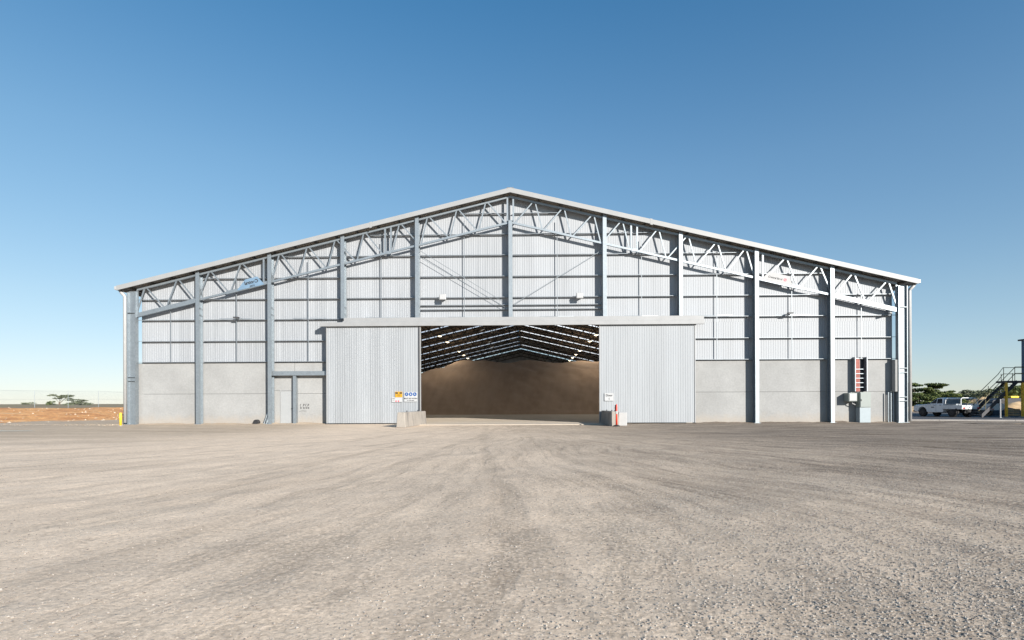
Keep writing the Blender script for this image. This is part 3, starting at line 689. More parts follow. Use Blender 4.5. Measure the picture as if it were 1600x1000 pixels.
# sprayed marks on the wall beside the personnel door
b = MB(); Yg = WY-.064
def stroke(pts, r=.016):
    for p, q in zip(pts, pts[1:]): b.beam((p[0], Yg, p[1]), (q[0], Yg, q[1]), r*1.6, .004)
gxo, gzo = -13.92, 1.05
for dx in (0, .2, .36, .5):
    stroke([(gxo+dx+.08, gzo+.26), (gxo+dx+.01, gzo+.24), (gxo+dx, gzo+.14), (gxo+dx+.06, gzo+.10)] if dx in (0, .36) else [(gxo+dx, gzo+.10), (gxo+dx+.03, gzo+.27), (gxo+dx+.09, gzo+.22), (gxo+dx+.04, gzo+.16)])
    stroke([(gxo+dx, gzo+.03), (gxo+dx+.1, gzo+.0), (gxo+dx+.02, gzo-.03)], .026)
stroke([(gxo-.06, gzo-.24), (gxo+.1, gzo-.19), (gxo+.42, gzo-.20)], .01)
tag(b.build('wall_scribble', M['ink']), 'black sprayed scribble on the concrete wall right of the personnel door', 'graffiti')
# banners tied into the truss
o = thing('truss_banner', 'grey blue cloth banner with reversed dark lettering tied in the left truss', 'banner', (-16.9, .10, 9.15))
MB().prism([(-.98, -.42), (-.45, .30), (.37, .50), (.83, -.02)], 0, .015).build('cloth', M['mesh_cloth'], o)
text('Central', -.03, -.004, .13, .30, M['ink'], o, mirror=True, tilt=-R(13)); text('STEEL', .02, -.004, -.12, .14, M['ink'], o, mirror=True, tilt=-R(13))
o = thing('truss_banner', 'white cloth banner with small lettering and round mark in the right truss', 'banner', (17.0, .10, 9.15))
MB().prism([(-.95, .06), (-.48, .53), (.74, .22), (1.0, -.36)], 0, .015).build('cloth', M['white_cloth'], o)
text('Central Steel', -.1, -.004, .10, .17, M['ink'], o, tilt=R(13)); MB().lathe([(.10, -.004), (.10, -.001)], 16, (.52, 0, -.02), 'Y').build('round_mark', M['ink_red'], o)
text('C', .52, -.008, -.02, .16, M['white_cloth'], o)

# ------------------------------------------------------------------ things at the foot of the wall
def jersey(label, loc, rz, L, m, extra=False):
    o = thing('concrete_barrier', label, 'barrier', loc, rz)
    prof = [(-.30, 0), (.30, 0), (.30, .10), (.17, .30), (.11, .84), (-.11, .84), (-.17, .30), (-.30, .10)]
    if extra: prof = [(-.33, 0), (.33, 0), (.31, .86), (-.31, .86)]
    else: prof = [(-.27, 0), (.27, 0), (.25, .20), (.20, .84), (-.20, .84), (-.25, .20)]
    MB().prism(prof, 0, L).build('barrier_body', m, o, bevel=.03)
    b = MB()
    for t in (.25*L, .75*L): b.tube([(0, t-.12, .835), (0, t-.08, .90), (0, t+.08, .90), (0, t+.12, .835)], .014, 6)
    b.build('lifting_loop', M['dark_steel'], o)
    return o
jersey('weathered concrete barrier with dark stain left of the doorway', (-5.93, -5.2, 0), R(-3.2), 4.9, M['barrier'])
jersey('concrete barrier right of the doorway behind the orange post', (5.97, -4.1, 0), R(0.0), 3.9, M['barrier'])
o = thing('white_block', 'pale whitewashed concrete block standing against the right barrier', 'block', (6.50, -3.55, 0))
MB().box(-.24, .24, -.2, .45, 0, .78).build('block_body', M['white_paint'], o, bevel=.03)
o = thing('traffic_post', 'orange traffic delineator post with white band before the right barrier', 'traffic post', (6.02, -4.45, 0))
MB().lathe([(.20, 0), (.20, .04), (.08, .09)], 18).build('rubber_base', M['black'], o)
MB().lathe([(.055, .09), (.05, .62), (.05, 1.10), (.03, 1.15), (.045, 1.2), (.02, 1.24)], 14).build('post', M['orange'], o, smooth=True)
MB().lathe([(.053, .70), (.053, .86)], 14).build('reflective_band', M['sign_white'], o)
o = thing('black_lamp', 'small black lamp standing on top of the right concrete barrier', 'lamp', (6.12, -3.55, .84))
MB().lathe([(.09, 0), (.09, .03), (.05, .05), (.06, .24), (.03, .28)], 14).build('lamp_body', M['black'], o)
MB().lathe([(.045, .28), (.05, .33), (.02, .37)], 14).build('lamp_head', M['dark_steel'], o)
# yellow bollard at left corner
o = thing('bollard', 'yellow steel bollard in front of the left corner downpipe', 'bollard', (-23.9, -2.2, 0))
MB().lathe([(.07, -.05), (.07, .74), (.055, .80), (.02, .82)], 16).build('post', M['yellow'], o, smooth=True); MB().lathe([(.17, -.02), (.16, .03)], 16).build('footing', M['footing'], o)
# drain pipe stub, leaning bars
o = thing('drain_pipe', 'black ribbed drain pipe end sticking out at the wall foot', 'pipe', (-16.72, .35, .12))
b = MB()
for k in range(5): b.lathe([(.16, -.16+k*.06), (.18, -.15+k*.06), (.18, -.12+k*.06), (.16, -.11+k*.06)], 16, (0, 0, 0), 'Y')
b.build('pipe_wall', M['black'], o); MB().lathe([(.13, -.175), (.13, -.161)], 16, (0, 0, 0), 'Y').build('bore', M['ink'], o)
for i, (xb, w) in enumerate(((-16.12, .028), (-15.99, .022), (-15.90, .03))):
    o = tag(MB().tube([(xb, .06-.1*i*.3, 0), (-15.74, .30, 1.36-.08*i)], w, 8).build('steel_pipe', M['galv']), 'thin steel pipe leaning on the column left of the personnel door, %s of three' % ('leftmost', 'middle', 'rightmost')[i], 'pipe', 'pipes leaning on the column')
# switchboard group in right end bay
o = thing('cable_riser', 'open cable riser with pink cables above the grey green cabinet', 'cable riser', (22.35, .30, 0))
MB().box(-.40, -.36, -.12, .22, 2.0, 4.2).box(.34, .38, -.12, .22, 2.0, 4.2).build('side_channel', M['galv'], o)
MB().box(-.36, .34, .19, .22, 2.0, 4.2).build('back_plate', M['dark_steel'], o)
for k in range(5): MB().tube([(-.27+k*.065, .10, 2.0), (-.27+k*.065, .10, 3.55), (-.25+k*.06, .13, 4.1)], .026, 8).build('cable', M['pink'], o)
MB().box(-.33, -.0, .13, .18, 3.45, 4.15).build('conduit_cover', M['galv'], o)
b = MB()
for k in range(5): b.box(-.30, .30, .045, .07, 2.25+k*.29, 2.29+k*.29)
b.build('cable_tie_bar', M['galv'], o)
o = thing('electrical_cabinet', 'grey green electrical cabinet standing on a pale blue plinth', 'cabinet', (22.48, .02, 0))
MB().box(-.34, .34, 0, .45, .02, .97).build('plinth', M['cab_blue'], o, bevel=.008)
c = MB().box(-.34, .34, -.02, .45, .98, 1.95).build('cabinet_body', M['cab_green'], o, bevel=.008)
d = MB().box(-.31, .31, -.045, -.022, 1.01, 1.92).build('cabinet_door', M['cab_green'], o); MB().box(-.29, -.26, -.07, -.046, 1.38, 1.50).build('handle', M['dark_steel'], d)
o = thing('junction_box', 'small pale junction box on the wall left of the electrical cabinet', 'junction box', (21.72, .18, 1.63))
MB().box(-.30, .22, -.22, .34, -.26, .27).build('box_body', M['cab_green'], o, bevel=.01); MB().box(-.26, .18, -.24, -.222, -.22, .23).build('box_lid', M['white_paint'], o)
MB().tube([(.05, .05, -.26), (.08, .05, -.40), (.25, .06, -.47), (.40, .08, -.47)], .03, 8).build('conduit', M['white_paint'], o)
o = thing('corner_guard', 'pale upright guard panel over bare pipes beside the right corner column', 'guard panel', (24.42, .12, 0))
MB().box(-.02, .14, -.04, .30, 1.98, 4.0).build('guard_panel', M['concrete'], o, bevel=.01)
for k in range(3): MB().tube([(-.30+k*.16, .20, 0), (-.30+k*.16, .20, 1.95)], .035, 8).build('pipe', M['galv'], o)

# ================================================================== LEFT: embankment, field, fence
def emb_mat():
    m, n, l, p = NM('red_soil'); tc = n.new('ShaderNodeTexCoord')
    a = node(n, 'ShaderNodeTexNoise', inp={'Scale': .35, 'Detail': 9., 'Roughness': .7}); l.new(tc.outputs['Object'], a.inputs[0])
    b = node(n, 'ShaderNodeTexNoise', inp={'Scale': 3.0, 'Detail': 8., 'Roughness': .75}); l.new(tc.outputs['Object'], b.inputs[0])
    r = ramp(n, [(.28, (.27, .12, .055)), (.45, (.56, .25, .085)), (.58, (.68, .36, .14)), (.72, (.58, .42, .26))]); l.new(a.outputs[0], r.inputs[0])
    r2 = ramp(n, [(.32, (.5, .48, .45)), (.5, (1, 1, 1)), (.68, (1.5, 1.5, 1.45))]); l.new(b.outputs[0], r2.inputs[0])
    mx = node(n, 'ShaderNodeMix', data_type='RGBA', blend_type='MULTIPLY'); mx.inputs[0].default_value = 1; l.new(r.outputs[0], mx.inputs[6]); l.new(r2.outputs[0], mx.inputs[7])
    l.new(mx.outputs[2], p.inputs[0]); p.inputs['Roughness'].default_value = .95
    bp = node(n, 'ShaderNodeBump', inp={'Strength': .8, 'Distance': .1}); l.new(b.outputs[0], bp.inputs['Height']); l.new(bp.outputs[0], p.inputs['Normal'])
    return m
M['soil'] = emb_mat()
M['field'] = mat('dry_field', (0.21, 0.165, 0.08), 0.95, 0, 0.25, 0.12, dirt=(0.26, 0.17, 0.09))
P0 = Vector((-36.2, 3.0)); DV = Vector((.25, .97)).normalized(); NV = Vector((-DV.y, DV.x))
def emb_z(u, t):
    s = max(0, min(1, u/21)); s = s*s*(3-2*s)
    z = .92*s + (.16*mnoise.noise(Vector((u*.16, t*.12, 1)))+.09*mnoise.noise(Vector((u*.6, t*.5, 9))))*min(1, max(0, u)/2.0)
    if u > 40: z += min(1.15, (u-40)*.0028)
    return z-.03*(1-min(1, max(0, u/1.0)))
def grid(name, u0, u1, nu, t0, t1, nt, m, pw=1.0):
    V = []; F = []
    for j in range(nt+1):
        for i in range(nu+1):
            u = u0+(u1-u0)*(i/nu)**pw; t = t0+(t1-t0)*j/nt; q = P0+DV*t+NV*u; w = 0.5*mnoise.noise(Vector((t*.3, 0, 5)))*max(0, 1-u/3)
            V.append((q.x+NV.x*w, q.y+NV.y*w, emb_z(u, t)))
    for j in range(nt):
        for i in range(nu): k = j*(nu+1)+i; F.append((k, k+1, k+nu+2, k+nu+1))
    return tag(raw(name, V, F, m, smooth=True), kind='structure')
grid('embankment', 0, 26, 60, -45, 120, 260, M['soil'])
grid('field', 26, 1500, 80, -700, 1500, 150, M['field'], 2.2)
M['rock'] = stone_mat('limestone_rock', [(0, (.30, .20, .12)), (.5, (.50, .40, .28)), (1, (.66, .58, .46))])
def emb_sampler(g, N):
    out = []
    for _ in range(N):
        u = 22*g.random()**1.6; t = -12+70*g.random(); q = P0+DV*t+NV*u; out.append((q.x, q.y))
    return out
def emb_zf(x, y):
    q = Vector((x, y))-P0; return emb_z(q.dot(NV), q.dot(DV))
stones('embankment_rocks', 1400, emb_sampler, .025, .13, M['rock'], 'pale broken rocks strewn over the red soil embankment', 5, emb_zf)
stones('verge_stones', 500, lambda g, N: [(-25.2-9*a*a, -2.0+2.4*b+a*1.2) for a, b in g.random((N, 2))], .012, .04, M['rock'], 'pale stones in a loose line beside the left shed corner', 6, lambda x, y: 0.0)
# chain link fence along the crest
fn = thing('chain_link_fence', 'chain link fence with thin white posts along the crest of the red embankment', 'fence', (0, 0, 0))
F0 = Vector((-60.2, 31.4)); FD = Vector((3.4, 11.2)).normalized(); sp_ = 3.85
posts = []
for k in range(-4, 9):
    q = F0+FD*(k*sp_); z = emb_zf(q.x, q.y); posts.append((q.x, q.y, z))
    MB().tube([(q.x, q.y, z-.1), (q.x, q.y, z+2.25)], .024, 8).build('fence_post', M['galv'], fn)
b = MB()
for h_ in (2.2, 1.1, .12): b.tube([(x, y, z+h_) for x, y, z in posts], .008, 4)
b.build('strand_wire', M['galv'], fn)
b = MB()
for (x0_, y0_, z0_), (x1_, y1_, z1_) in zip(posts, posts[1:]):
    nn = 22
    for i in range(-11, nn):
        for dr in (1, -1):
            ta, tb_ = i/nn, (i+11)/nn; za, zb = (.1, 2.2) if dr == 1 else (2.2, .1)
            if ta < 0: za = za+(zb-za)*(-ta)/(tb_-ta); ta = 0
            if tb_ > 1: zb = za+(zb-za)*(1-ta)/(tb_-ta); tb_ = 1
            b.beam((x0_+(x1_-x0_)*ta, y0_+(y1_-y0_)*ta, z0_+za), (x0_+(x1_-x0_)*tb_, y0_+(y1_-y0_)*tb_, z0_+zb), .0035, .0035)
b.build('wire_mesh', M['galv'], fn)

# ================================================================== TREES
def leaf_mat(name, a, b):
    m, n, l, p = NM(name); gi = n.new('ShaderNodeNewGeometry'); rp = ramp(n, [(0, a), (1, b)]); l.new(gi.outputs['Random Per Island'], rp.inputs[0])
    l.new(rp.outputs[0], p.inputs[0]); p.inputs['Roughness'].default_value = .7; p.inputs['Specular IOR Level'].default_value = .25
    return m
M['leaf'] = leaf_mat('leaves', (.04, .065, .02), (.15, .175, .055)); M['leaf2'] = leaf_mat('hazed_grey_leaves', (.07, .085, .05), (.17, .185, .11))  # grey foliage paled so the colour carries distance haze
def tree(label, x, y, z, h, w, kind='umbrella', lm='leaf', seed=1, cat='tree', group=None, lean=0, n_leaf=2600, ls=.16, name='tree'):
    g = random.Random(seed); o = thing(name, label, cat, (x, y, z), 0, group)
    tb_ = MB(); clumps = []
    if kind == 'umbrella':
        nb = 7
        for k in range(nb):
            a = 2*PI*k/nb+g.uniform(-.3, .3); rr = w*g.uniform(.18, .48); hh = h*g.uniform(.72, .97)
            p1 = (g.uniform(-.2, .2), g.uniform(-.2, .2), h*.22); p2 = (rr*.45*math.cos(a)+lean*.4, rr*.45*math.sin(a), h*.5); p3 = (rr*math.cos(a)+lean, rr*math.sin(a), hh)
            tb_.tube([(0, 0, -.1), p1, p2, p3], h*.024, 6, h*.006)
            clumps.append((p3, w*.17, h*.055))
            for _ in range(3): clumps.append(((p3[0]+g.uniform(-.15, .15)*w, p3[1]+g.uniform(-.15, .15)*w, hh-g.uniform(-.03, .10)*h), w*.14, h*.045))
        for _ in range(6): a = g.uniform(0, 6.28); clumps.append(((w*.42*math.cos(a)+lean, w*.42*math.sin(a), h*g.uniform(.55, .7)), w*.12, h*.05))
    else:
        for k in range(6):
            a = g.uniform(0, 6.28); rr = w*g.uniform(.1, .4); hh = h*g.uniform(.5, .85)
            tb_.tube([(0, 0, -.1), (rr*.4*math.cos(a), rr*.4*math.sin(a), hh*.5), (rr*math.cos(a)+lean, rr*math.sin(a), hh)], h*.02, 6, h*.005)
        for _ in range(26):
            a = g.uniform(0, 6.28); rr = w*.5*math.sqrt(g.random())*.85; zz = h*g.uniform(.10, .88); rr *= 1-.55*max(0, zz/h-.5)*2*.8
            clumps.append(((rr*math.cos(a)+lean*zz/h, rr*math.sin(a), zz), w*.15, h*.10))
    tb_.build('trunk', M['bark'], o)
    V = []; F = []
    for i in range(n_leaf):
        c, rw, rh = clumps[g.randrange(len(clumps))]
        while True:
            d = Vector((g.uniform(-1, 1), g.uniform(-1, 1), g.uniform(-1, 1)))
            if .25 < d.length < 1: break
        p = Vector((c[0]+d.x*rw, c[1]+d.y*rw, c[2]+d.z*rh)); s = ls*g.uniform(.6, 1.4)
        u = Vector((g.uniform(-1, 1), g.uniform(-1, 1), g.uniform(-.7, .7))).normalized(); v = u.cross(Vector((g.uniform(-1, 1), g.uniform(-1, 1), g.uniform(-1, 1)))).normalized()
        k = len(V); V += [tuple(p-u*s), tuple(p+v*s*.55), tuple(p+u*s), tuple(p-v*s*.55)]; F.append((k, k+1, k+2, k+3))
    raw('crown', V, F, M[lm], o); return o
def at(px, D): return 0.8935+D*math.tan(math.atan((px-800)/850)-PSI), -35+D     # point at depth D behind the camera, along a picture column
x_, y_ = at(93, 190); tree('wispy leaning tree left of its pair far beyond the chain link fence', x_, y_, 1.0, 4.2, 6.5, 'umbrella', 'leaf2', 3, n_leaf=1500, ls=.2, lean=1.8)
x_, y_ = at(123, 190); tree('low round bushy tree right of its pair far beyond the chain link fence', x_, y_, 1.0, 2.6, 9, 'bush', 'leaf2', 4, n_leaf=2000, ls=.2)
x_, y_ = at(80, 195); tree('small dark shrub at the foot of the wispy tree beyond the fence', x_, y_, 1.0, 2.0, 3.5, 'bush', 'leaf', 9, cat='shrub', n_leaf=500, ls=.18, name='shrub')
x_, y_ = at(44, 330); tree('tiny far shrub on the horizon near the left picture edge', x_, y_, 1.4, 1.9, 10, 'bush', 'leaf2', 10, cat='shrub', n_leaf=500, ls=.3, name='shrub')
# right hand side
DT = 92
x_, y_ = at(1440, DT); tree('tall flat topped acacia rising behind the right corner of the shed', x_, y_, 0, 4.4, 6.5, 'umbrella', 'leaf', 21, n_leaf=9000, ls=.13, lean=-.5)
x_, y_ = at(1463, DT+2); tree('smaller flat topped acacia above the cab of the white utility truck', x_, y_, 0, 3.3, 4.5, 'umbrella', 'leaf', 22, n_leaf=5000, ls=.13, lean=.5)
rb = [(1424, 3.0, 6), (1444, 2.9, 6.5), (1462, 2.6, 6), (1480, 2.9, 6), (1494, 3.2, 5.5), (1512, 3.4, 7), (1530, 3.3, 6), (1548, 2.9, 6), (1566, 3.5, 6), (1584, 4.1, 7), (1600, 4.2, 7)]
bl = ['bush nearest the shed corner downpipe', 'bush right below the tall acacia', 'olive bush in front of the smaller acacia', 'bush above the rear window of the utility truck', 'bush above the tray frame of the utility truck',
      'greyish bushy tree between the utility truck and the stairs', 'greyish bushy tree behind the foot of the stair handrail', 'bush behind the middle of the stair flight', 'bush behind the top of the stair flight', 'tall bush seen between the yellow stair posts', 'tall bush behind the rightmost yellow post']
for i, (px, hh, ww) in enumerate(rb):
    x_, y_ = at(px, DT-3+rnd.uniform(-4, 4)); tree(bl[i], x_, y_, 0, hh, ww, 'bush', 'leaf2' if i in (5, 6) else 'leaf', 40+i, cat='tree', group='bushes behind the parked truck and stairs', n_leaf=4200, ls=.13, name='bushy_tree')

# ================================================================== RIGHT: heaps, pipe, post
def mound(name, label, cx, cy, rx, ry, h, m, seed, cat='heap', kind=None):
    V = []; F = []; nu, nv = 40, 14
    for j in range(nv+1):
        for i in range(nu):
            a = 2*PI*i/nu; r = 1-j/nv; f = h*(1-r)**.9*(1 if r > .15 else 1)
            k = 1+.22*mnoise.noise(Vector((math.cos(a)*1.5, math.sin(a)*1.5, seed)))
            z = f+.14*h*mnoise.noise(Vector((r*3*math.cos(a), r*3*math.sin(a), seed+3)))*(1 if j else 0)
            V.append((cx+rx*r*k*math.cos(a), cy+ry*r*k*math.sin(a), max(-.05, z) if j else -.05))
    for j in range(nv):
        for i in range(nu): F.append((j*nu+i, j*nu+(i+1)%nu, (j+1)*nu+(i+1)%nu, (j+1)*nu+i))
    return tag(raw(name, V, F, m, smooth=True), label, cat)
M['sand'] = mat('tan_sand', (0.50, 0.34, 0.18), .95, 0, .25, 1.2, bump=.8, bscale=4, dirt=(.62, .50, .34))
x_, y_ = at(1535, 84); mound('sand_heap', 'tall tan sand heap behind the lower stair flight', x_, y_, 6.5, 5, 2.1, M['sand'], 3)
x_, y_ = at(1592, 62); mound('sand_heap', 'low wide tan rubble heap behind the yellow stair posts', x_, y_, 5.6, 3, 1.35, M['sand'], 5)
x_, y_ = at(1432, 80); mound('sand_heap', 'low pale sand heap between the shed corner and the truck bonnet', x_, y_, 5.0, 4, .75, M['sand'], 8)
x_, y_ = at(1556, 60)
M['dark_soil'] = mat('dark_soil', (.06, .05, .045), .95, 0, .25, 3, bump=.5)
mound('dark_spoil_heap', 'dark grey spoil heap behind the foot of the stairs', *at(1552, 55), 3.6, 2.2, 1.1, M['dark_soil'], 12)
x_, y_ = at(1540, 52); o = thing('concrete_pipe', 'round brown concrete pipe lying end on behind the foot of the stairs', 'pipe', (x_, y_, .55), R(-38))
b = MB(); n8 = 24; ro, ri = .56, .42; rings = []
for (r_, yy) in ((ri, 0), (ro, 0), (ro, 2.0), (ri, 2.0)):
    rings.append([b.bm.verts.new((r_*math.cos(2*PI*k/n8), yy, r_*math.sin(2*PI*k/n8))) for k in range(n8)])
for q in range(4):
    for k in range(n8): b.bm.faces.new((rings[q][k], rings[q][(k+1)%n8], rings[(q+1)%4][(k+1)%n8], rings[(q+1)%4][k]))
b.build('pipe_wall', M['footing'], o); MB().lathe([(.415, .25), (.415, .35)], 20, (0, 0, 0), 'Y').build('inner_disc', M['dark_soil'], o)  # dark disc closes the pipe just inside its mouth
x_, y_ = at(1563, 45); o = thing('marker_post', 'thin white marker post standing in front of the yellow stair posts', 'post', (x_, y_, 0))
MB().lathe([(.05, 0), (.045, 1.5), (.02, 1.54)], 10).build('post', M['white_paint'], o); MB().box(-.09, .09, -.09, .09, -.02, .03).build('base_plate', M['galv'], o)
# yellow machine buckets / pallets behind the stairs
x_, y_ = at(1580, 66); o = thing('loader', 'dark wheel loader with yellow cab roof half hidden behind the yellow posts', 'loader', (x_, y_, 0), R(8))
MB().prism([(-3.6, .9), (3.2, .9), (3.6, 1.5), (1.2, 1.75), (-2.4, 1.7), (-3.4, 1.5)], -.9, .9).build('chassis', M['dark_steel'], o, bevel=.05)
MB().box(-.6, .5, -.5, .5, 1.75, 2.0).build('engine_cover', M['yellow'], o, bevel=.08)
for wx in (-2.3, 2.1):
    for wy in (-1.0, 1.0):
        w_ = MB().lathe([(.62, -.25), (.75, -.18), (.75, .18), (.62, .25)], 18, (0, 0, 0), 'Y').build('wheel', M['black'], o); w_.location = (wx, wy, .75)
        MB().lathe([(.30, -.27), (.30, .27)], 12, (0, 0, 0), 'Y').build('rim', M['yellow'], w_)
MB().prism([(-4.7, .25), (-3.9, .2), (-3.7, .9), (-4.3, 1.1)], -1.2, 1.2).build('bucket', M['dark_steel'], o)
x_, y_ = at(1583, 50.5); o = thing('crate', 'small yellow crate on the ground between the yellow stair posts', 'crate', (x_, y_, 0), .3)
b = MB()
for k in range(3): b.box(-.4, .4, -.3, -.27, .05+k*.22, .22+k*.22).box(-.4, .4, .27, .3, .05+k*.22, .22+k*.22)
for k in range(3): b.box(-.4, -.37, -.269, .269, .05+k*.22, .22+k*.22).box(.37, .4, -.269, .269, .05+k*.22, .22+k*.22)
b.build('crate_side', M['sand'], o); MB().box(-.38, .38, -.28, .28, 0, .045).build('crate_base', M['dark_steel'], o)

# ================================================================== STAIRS AND CABIN
st = thing('metal_staircase', 'dark steel staircase with handrails and yellow posts climbing to the cabin', 'staircase', (0, 0, 0))
ya, yb = 11.0, 12.05; xA, xB, zB = 38.7, 41.75, 3.05
for y in (ya, yb): MB().beam((xA-(.12 if y > ya else 0), y, .08), (xB-.1, y, zB-.05), .26, .06).build('stringer', M['dark_steel'], st)
nT = 13
for k in range(nT):
    t = (k+.6)/nT; MB().box(xA+(xB-xA)*t-.13, xA+(xB-xA)*t+.13, ya+.035, yb-.035, .08+(zB-.1)*t, .115+(zB-.1)*t).build('tread', M['galv'], st)
MB().box(xB-.9, xB+6.3, ya-.05, yb+.05, zB-.16, zB).build('landing', M['dark_steel'], st)
for y, x0 in ((ya, xA), (yb, xA-.1)):
    for hh in (1.15, .62):
        MB().tube([(x0-.2, y, hh-.05), (xB-.75+.0, y, zB+hh-.55), (xB-.35, y, zB+hh), (xB+6, y, zB+hh)] if y == yb else [(x0-.2, y, hh-.05), (xB-.25, y, zB+hh-.0), (xB+.4, y, zB+hh)], .026, 8).build('handrail', M['rail'], st)
    for t in (.12, .5, .84): MB().tube([(x0+(xB-x0)*t, y, zB*t), (x0+(xB-x0)*t, y, zB*t+1.12)], .024, 8).build('baluster', M['rail'], st)
    for xx in (xB-.3, xB+1.6, xB+3.4): MB().tube([(xx, y, zB), (xx, y, zB+1.15)], .024, 8).build('baluster', M['rail'], st)
for xx, y in ((40.74, ya-.02), (42.06, ya-.02)):
    p = MB().box(xx-.07, xx+.07, y-.07, y+.07, .08, zB-.16).build('yellow_post', M['ochre'], st); MB().box(xx-.18, xx+.18, y-.18, y+.18, -.05, .08).build('footing', M['footing'], p)
cb = thing('raised_cabin', 'dark blue steel clad raised cabin at the right picture edge', 'cabin', (0, 0, 0))
MB().box(45.3, 52, yb+.12, 14.7, zB-.1, 6.75).build('wall', M['steel_blue'], cb)
MB().prism([(45.15, 6.75), (52.2, 6.75), (52.2, 6.95), (45.15, 6.88)], yb-.05, 14.9).build('roof', M['dark_steel'], cb)
MB().box(47.0, 47.9, yb+.085, yb+.118, zB+.02, zB+2.1).build('door', M['door_paint'], cb); w_ = MB().box(48.6, 50.2, yb+.08, yb+.118, zB+1.1, zB+2.1).build('window', M['glass'], cb)
for xx in (45.5, 51.7):
    for yy in (12.5, 14.4): MB().box(xx-.1, xx+.1, yy-.1, yy+.1, -.05, zB-.1).build('support_post', M['ochre'], cb)
bs = thing('shade_shed', 'unseen dark blue shed added beyond the right picture edge to cast shade', 'shed', (0, 0, 0))  # out of view, added to throw shade over the stairs and road
MB().box(46.6, 57, 1.4, 11.2, -.1, 8.0).build('wall', M['steel_blue'], bs); MB().prism([(46.3, 8.0), (57.3, 8.0), (51.8, 9.3)], 1.1, 11.5).build('roof', M['roof_sheet'], bs)
MB().box(46.56, 46.6, 4, 7.5, 0, 4.2).build('roller_door', M['zinc_trim'], bs)
o = thing('cabin_lamp', 'small lamp on the roof corner of the raised cabin', 'lamp', (45.2, yb+1.9, 6.70))
MB().box(-.30, .10, -.16, .10, -.06, .05).build('housing', M['galv'], o, bevel=.02); MB().tube([(.05, 0, 0), (.2, .15, .12)], .03, 8).build('arm', M['dark_steel'], o)

# ================================================================== UTILITY TRUCK (x forward, y left)
ute = thing('utility_truck', 'white dual cab utility truck with tray and hoops, parked facing away', 'utility truck', (38.2, 14.3, 0.0), R(180-80))
ute.scale = (.94, .94, .94)
M['car'] = mat('white_car_paint', (.80, .81, .82), .25, 0, .02, 2, spec=.6); M['car2'] = mat('white_powder_coat', (.72, .72, .71), .4, 0, .03, 3)
wr, wf, wb = .40, 1.45, -1.55
def arch(cx, r, n=8): return [(cx+r*math.cos(PI-PI*k/n), .45+r*math.sin(PI-PI*k/n)) for k in range(n+1)]
low = [(-.55, .42), (.85, .40)]+arch(wf, .47)+[(2.28, .50), (2.40, .62), (2.42, .95), (2.30, 1.06), (1.35, 1.17), (.72, 1.22), (-.70, 1.22), (-.70, .45)]
bo = MB().prism(low, -.90, .90).build('body', M['car'], ute, bevel=.05)
b = MB(); gh0 = [(.80, 1.20), (.02, 1.76), (-.55, 1.80), (-.66, 1.74), (-.70, 1.20)]
A = [b.bm.verts.new((x, -.86 if z < 1.3 else -.70, z)) for x, z in gh0]; B = [b.bm.verts.new((x, .86 if z < 1.3 else .70, z)) for x, z in gh0]
b.bm.faces.new(A); b.bm.faces.new(B[::-1])
for i in range(5): b.bm.faces.new((A[i], B[i], B[(i+1)%5], A[(i+1)%5]))
b.build('cabin', M['car'], ute, bevel=.03)
for s in (-1, 1):
    def gp(x, z): t = (z-1.2)/.56; return (x, s*(.862+(.702-.862)*t+.008), z)
    for q in ([(.60, 1.27), (.08, 1.67), (.02, 1.69), (.02, 1.27)], [(-.06, 1.27), (-.06, 1.69), (-.48, 1.70), (-.60, 1.27)]):
        V = [gp(*w) for w in q]; V2 = [(x, y+s*.012, z) for x, y, z in V]
        k = len(V); raw('side_window', V+V2, [tuple(range(k)), tuple(range(k, 2*k))]+[(i, (i+1)%k, k+(i+1)%k, k+i) for i in range(k)], M['glass'], ute)
    MB().box(.60, .72, s*.90-.0 if s > 0 else -1.10, 1.10 if s > 0 else -.90, 1.22, 1.40).build('mirror', M['black'], ute, bevel=.02)
    for hx in (.15, -.45): MB().box(hx-.09, hx+.09, min(s*.903, s*.925), max(s*.903, s*.925), 1.08, 1.11).build('door_handle', M['dark_steel'], ute)
    MB().box(-.012, .0, min(s*.901, s*.906), max(s*.901, s*.906), .50, 1.2).build('door_seam', M['dark_steel'], ute)
    MB().box(.18, .50, min(s*.902, s*.906), max(s*.902, s*.906), .86, .94).build('door_lettering', M['ink'], ute)
    MB().box(2.26, 2.435, min(s*.55, s*.84), max(s*.55, s*.84), .84, 1.0).build('headlight', M['sign_white'], ute, bevel=.02)
    MB().box(-2.62, -2.58, min(s*.62, s*.86), max(s*.62, s*.86), .78, .90).build('tail_light', M['red'], ute)
    MB().box(-2.1, -1.98, min(s*.70, s*.98), max(s*.70, s*.98), .35, .80).build('mud_flap', M['black'], ute)
wsv = [(.83, -.72, 1.235), (.83, .72, 1.235), (.06, .60, 1.765), (.06, -.60, 1.765)]; wsv2 = [(x+.012, y, z+.015) for x, y, z in wsv]
raw('windscreen', wsv+wsv2, [(0,1,2,3), (7,6,5,4), (0,4,5,1), (1,5,6,2), (2,6,7,3), (3,7,4,0)], M['glass'], ute)
b = MB()
for z in (.55, .80): b.tube([(2.35, -.85, z), (2.56, -.7, z), (2.56, .7, z), (2.35, .85, z)], .035, 8)
b.tube([(2.56, -.45, .5), (2.54, -.42, 1.12), (2.54, .42, 1.12), (2.56, .45, .5)], .035, 8); b.build('bull_bar', M['car2'], ute)
MB().box(2.3, 2.44, -.9, .9, .46, .62).build('bumper', M['black'], ute, bevel=.03)
MB().box(-2.4, 2.1, -.45, .45, .38, .52).box(-2.4, -.8, -.38, -.28, .52, .72).box(-2.4, -.8, .28, .38, .52, .72).build('chassis', M['black'], ute)
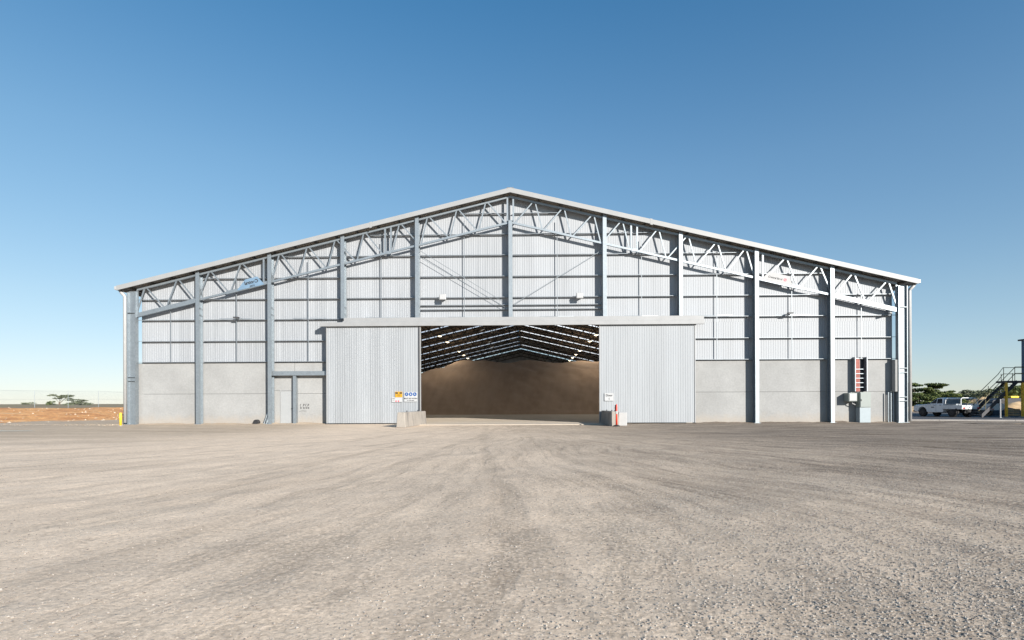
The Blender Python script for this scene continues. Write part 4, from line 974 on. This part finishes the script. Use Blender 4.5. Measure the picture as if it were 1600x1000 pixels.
MB().box(-2.58, -.76, -.95, .95, .74, .82).build('tray_deck', M['car2'], ute)
b = MB().box(-2.58, -.76, .92, .95, .82, 1.10).box(-2.58, -.76, -.95, -.92, .82, 1.10).box(-2.60, -2.57, -.95, .95, .82, 1.10).box(-.79, -.76, -.92, .92, .82, 1.10)
b.build('tray_side', M['car2'], ute)
for xx in (-2.45, -.88): MB().tube([(xx, -.90, .84), (xx+.06*(1 if xx < -2 else -1), -.84, 1.62), (xx+.08*(1 if xx < -2 else -1), -.68, 1.76), (xx+.08*(1 if xx < -2 else -1), .68, 1.76), (xx+.06*(1 if xx < -2 else -1), .84, 1.62), (xx, .90, .84)], .038, 8).build('rack_hoop', M['car2'], ute)
for s in (-1, 1): MB().tube([(-2.4, s*.80, 1.68), (-.94, s*.80, 1.68)], .03, 8).build('rack_rail', M['car2'], ute)
MB().box(-.83, -.80, -.80, .80, 1.10, 1.66).build('rear_window_mesh', M['galv'], ute)
MB().box(-1.9, -.9, -.3, .8, .83, 1.22).build('tool_box', M['galv'], ute, bevel=.02)
MB().lathe([(.36, -.10), (.36, .10)], 18, (-2.2, 0, .56)).build('spare_wheel', M['black'], ute)
for x in (wf, wb):
    for s in (-1, 1):
        w_ = MB().lathe([(.30, -.13), (.385, -.11), (.40, -.05), (.40, .05), (.385, .11), (.30, .13)], 22, (0, 0, 0), 'Y').build('wheel', M['black'], ute, smooth=False); w_.location = (x, s*.77, .40)
        MB().lathe([(.23, -.135), (.25, -.12), (.25, .12), (.23, .135)], 16, (0, 0, 0), 'Y').build('rim', M['dark_steel'], w_)
# trailer behind the stairs' foot
trl = thing('trailer', 'low white trailer parked between the utility truck and the stairs', 'trailer', (at(1531, 52)[0], 17.0, 0), R(180-75))
MB().box(-1.6, 1.6, -.9, .9, .55, .68).build('deck', M['car2'], trl); MB().box(-1.6, 1.6, .87, .9, .68, 1.15).box(-1.6, 1.6, -.9, -.87, .68, 1.15).box(-1.6, -1.57, -.87, .87, .68, 1.15).box(1.57, 1.6, -.87, .87, .68, 1.15).build('side_board', M['car2'], trl)
MB().tube([(1.6, 0, .6), (2.8, 0, .5)], .05, 8).build('drawbar', M['galv'], trl)
for s in (-1, 1):
    w_ = MB().lathe([(.24, -.10), (.32, -.07), (.32, .07), (.24, .10)], 18, (0, 0, 0), 'Y').build('wheel', M['black'], trl); w_.location = (-.1, s*.98, .32)
    MB().lathe([(.16, -.11), (.16, .11)], 12, (0, 0, 0), 'Y').build('rim', M['car2'], w_)
    MB().box(-1.63, -1.602, min(s*.6, s*.85), max(s*.6, s*.85), .60, .68).build('tail_light', M['red'], trl)
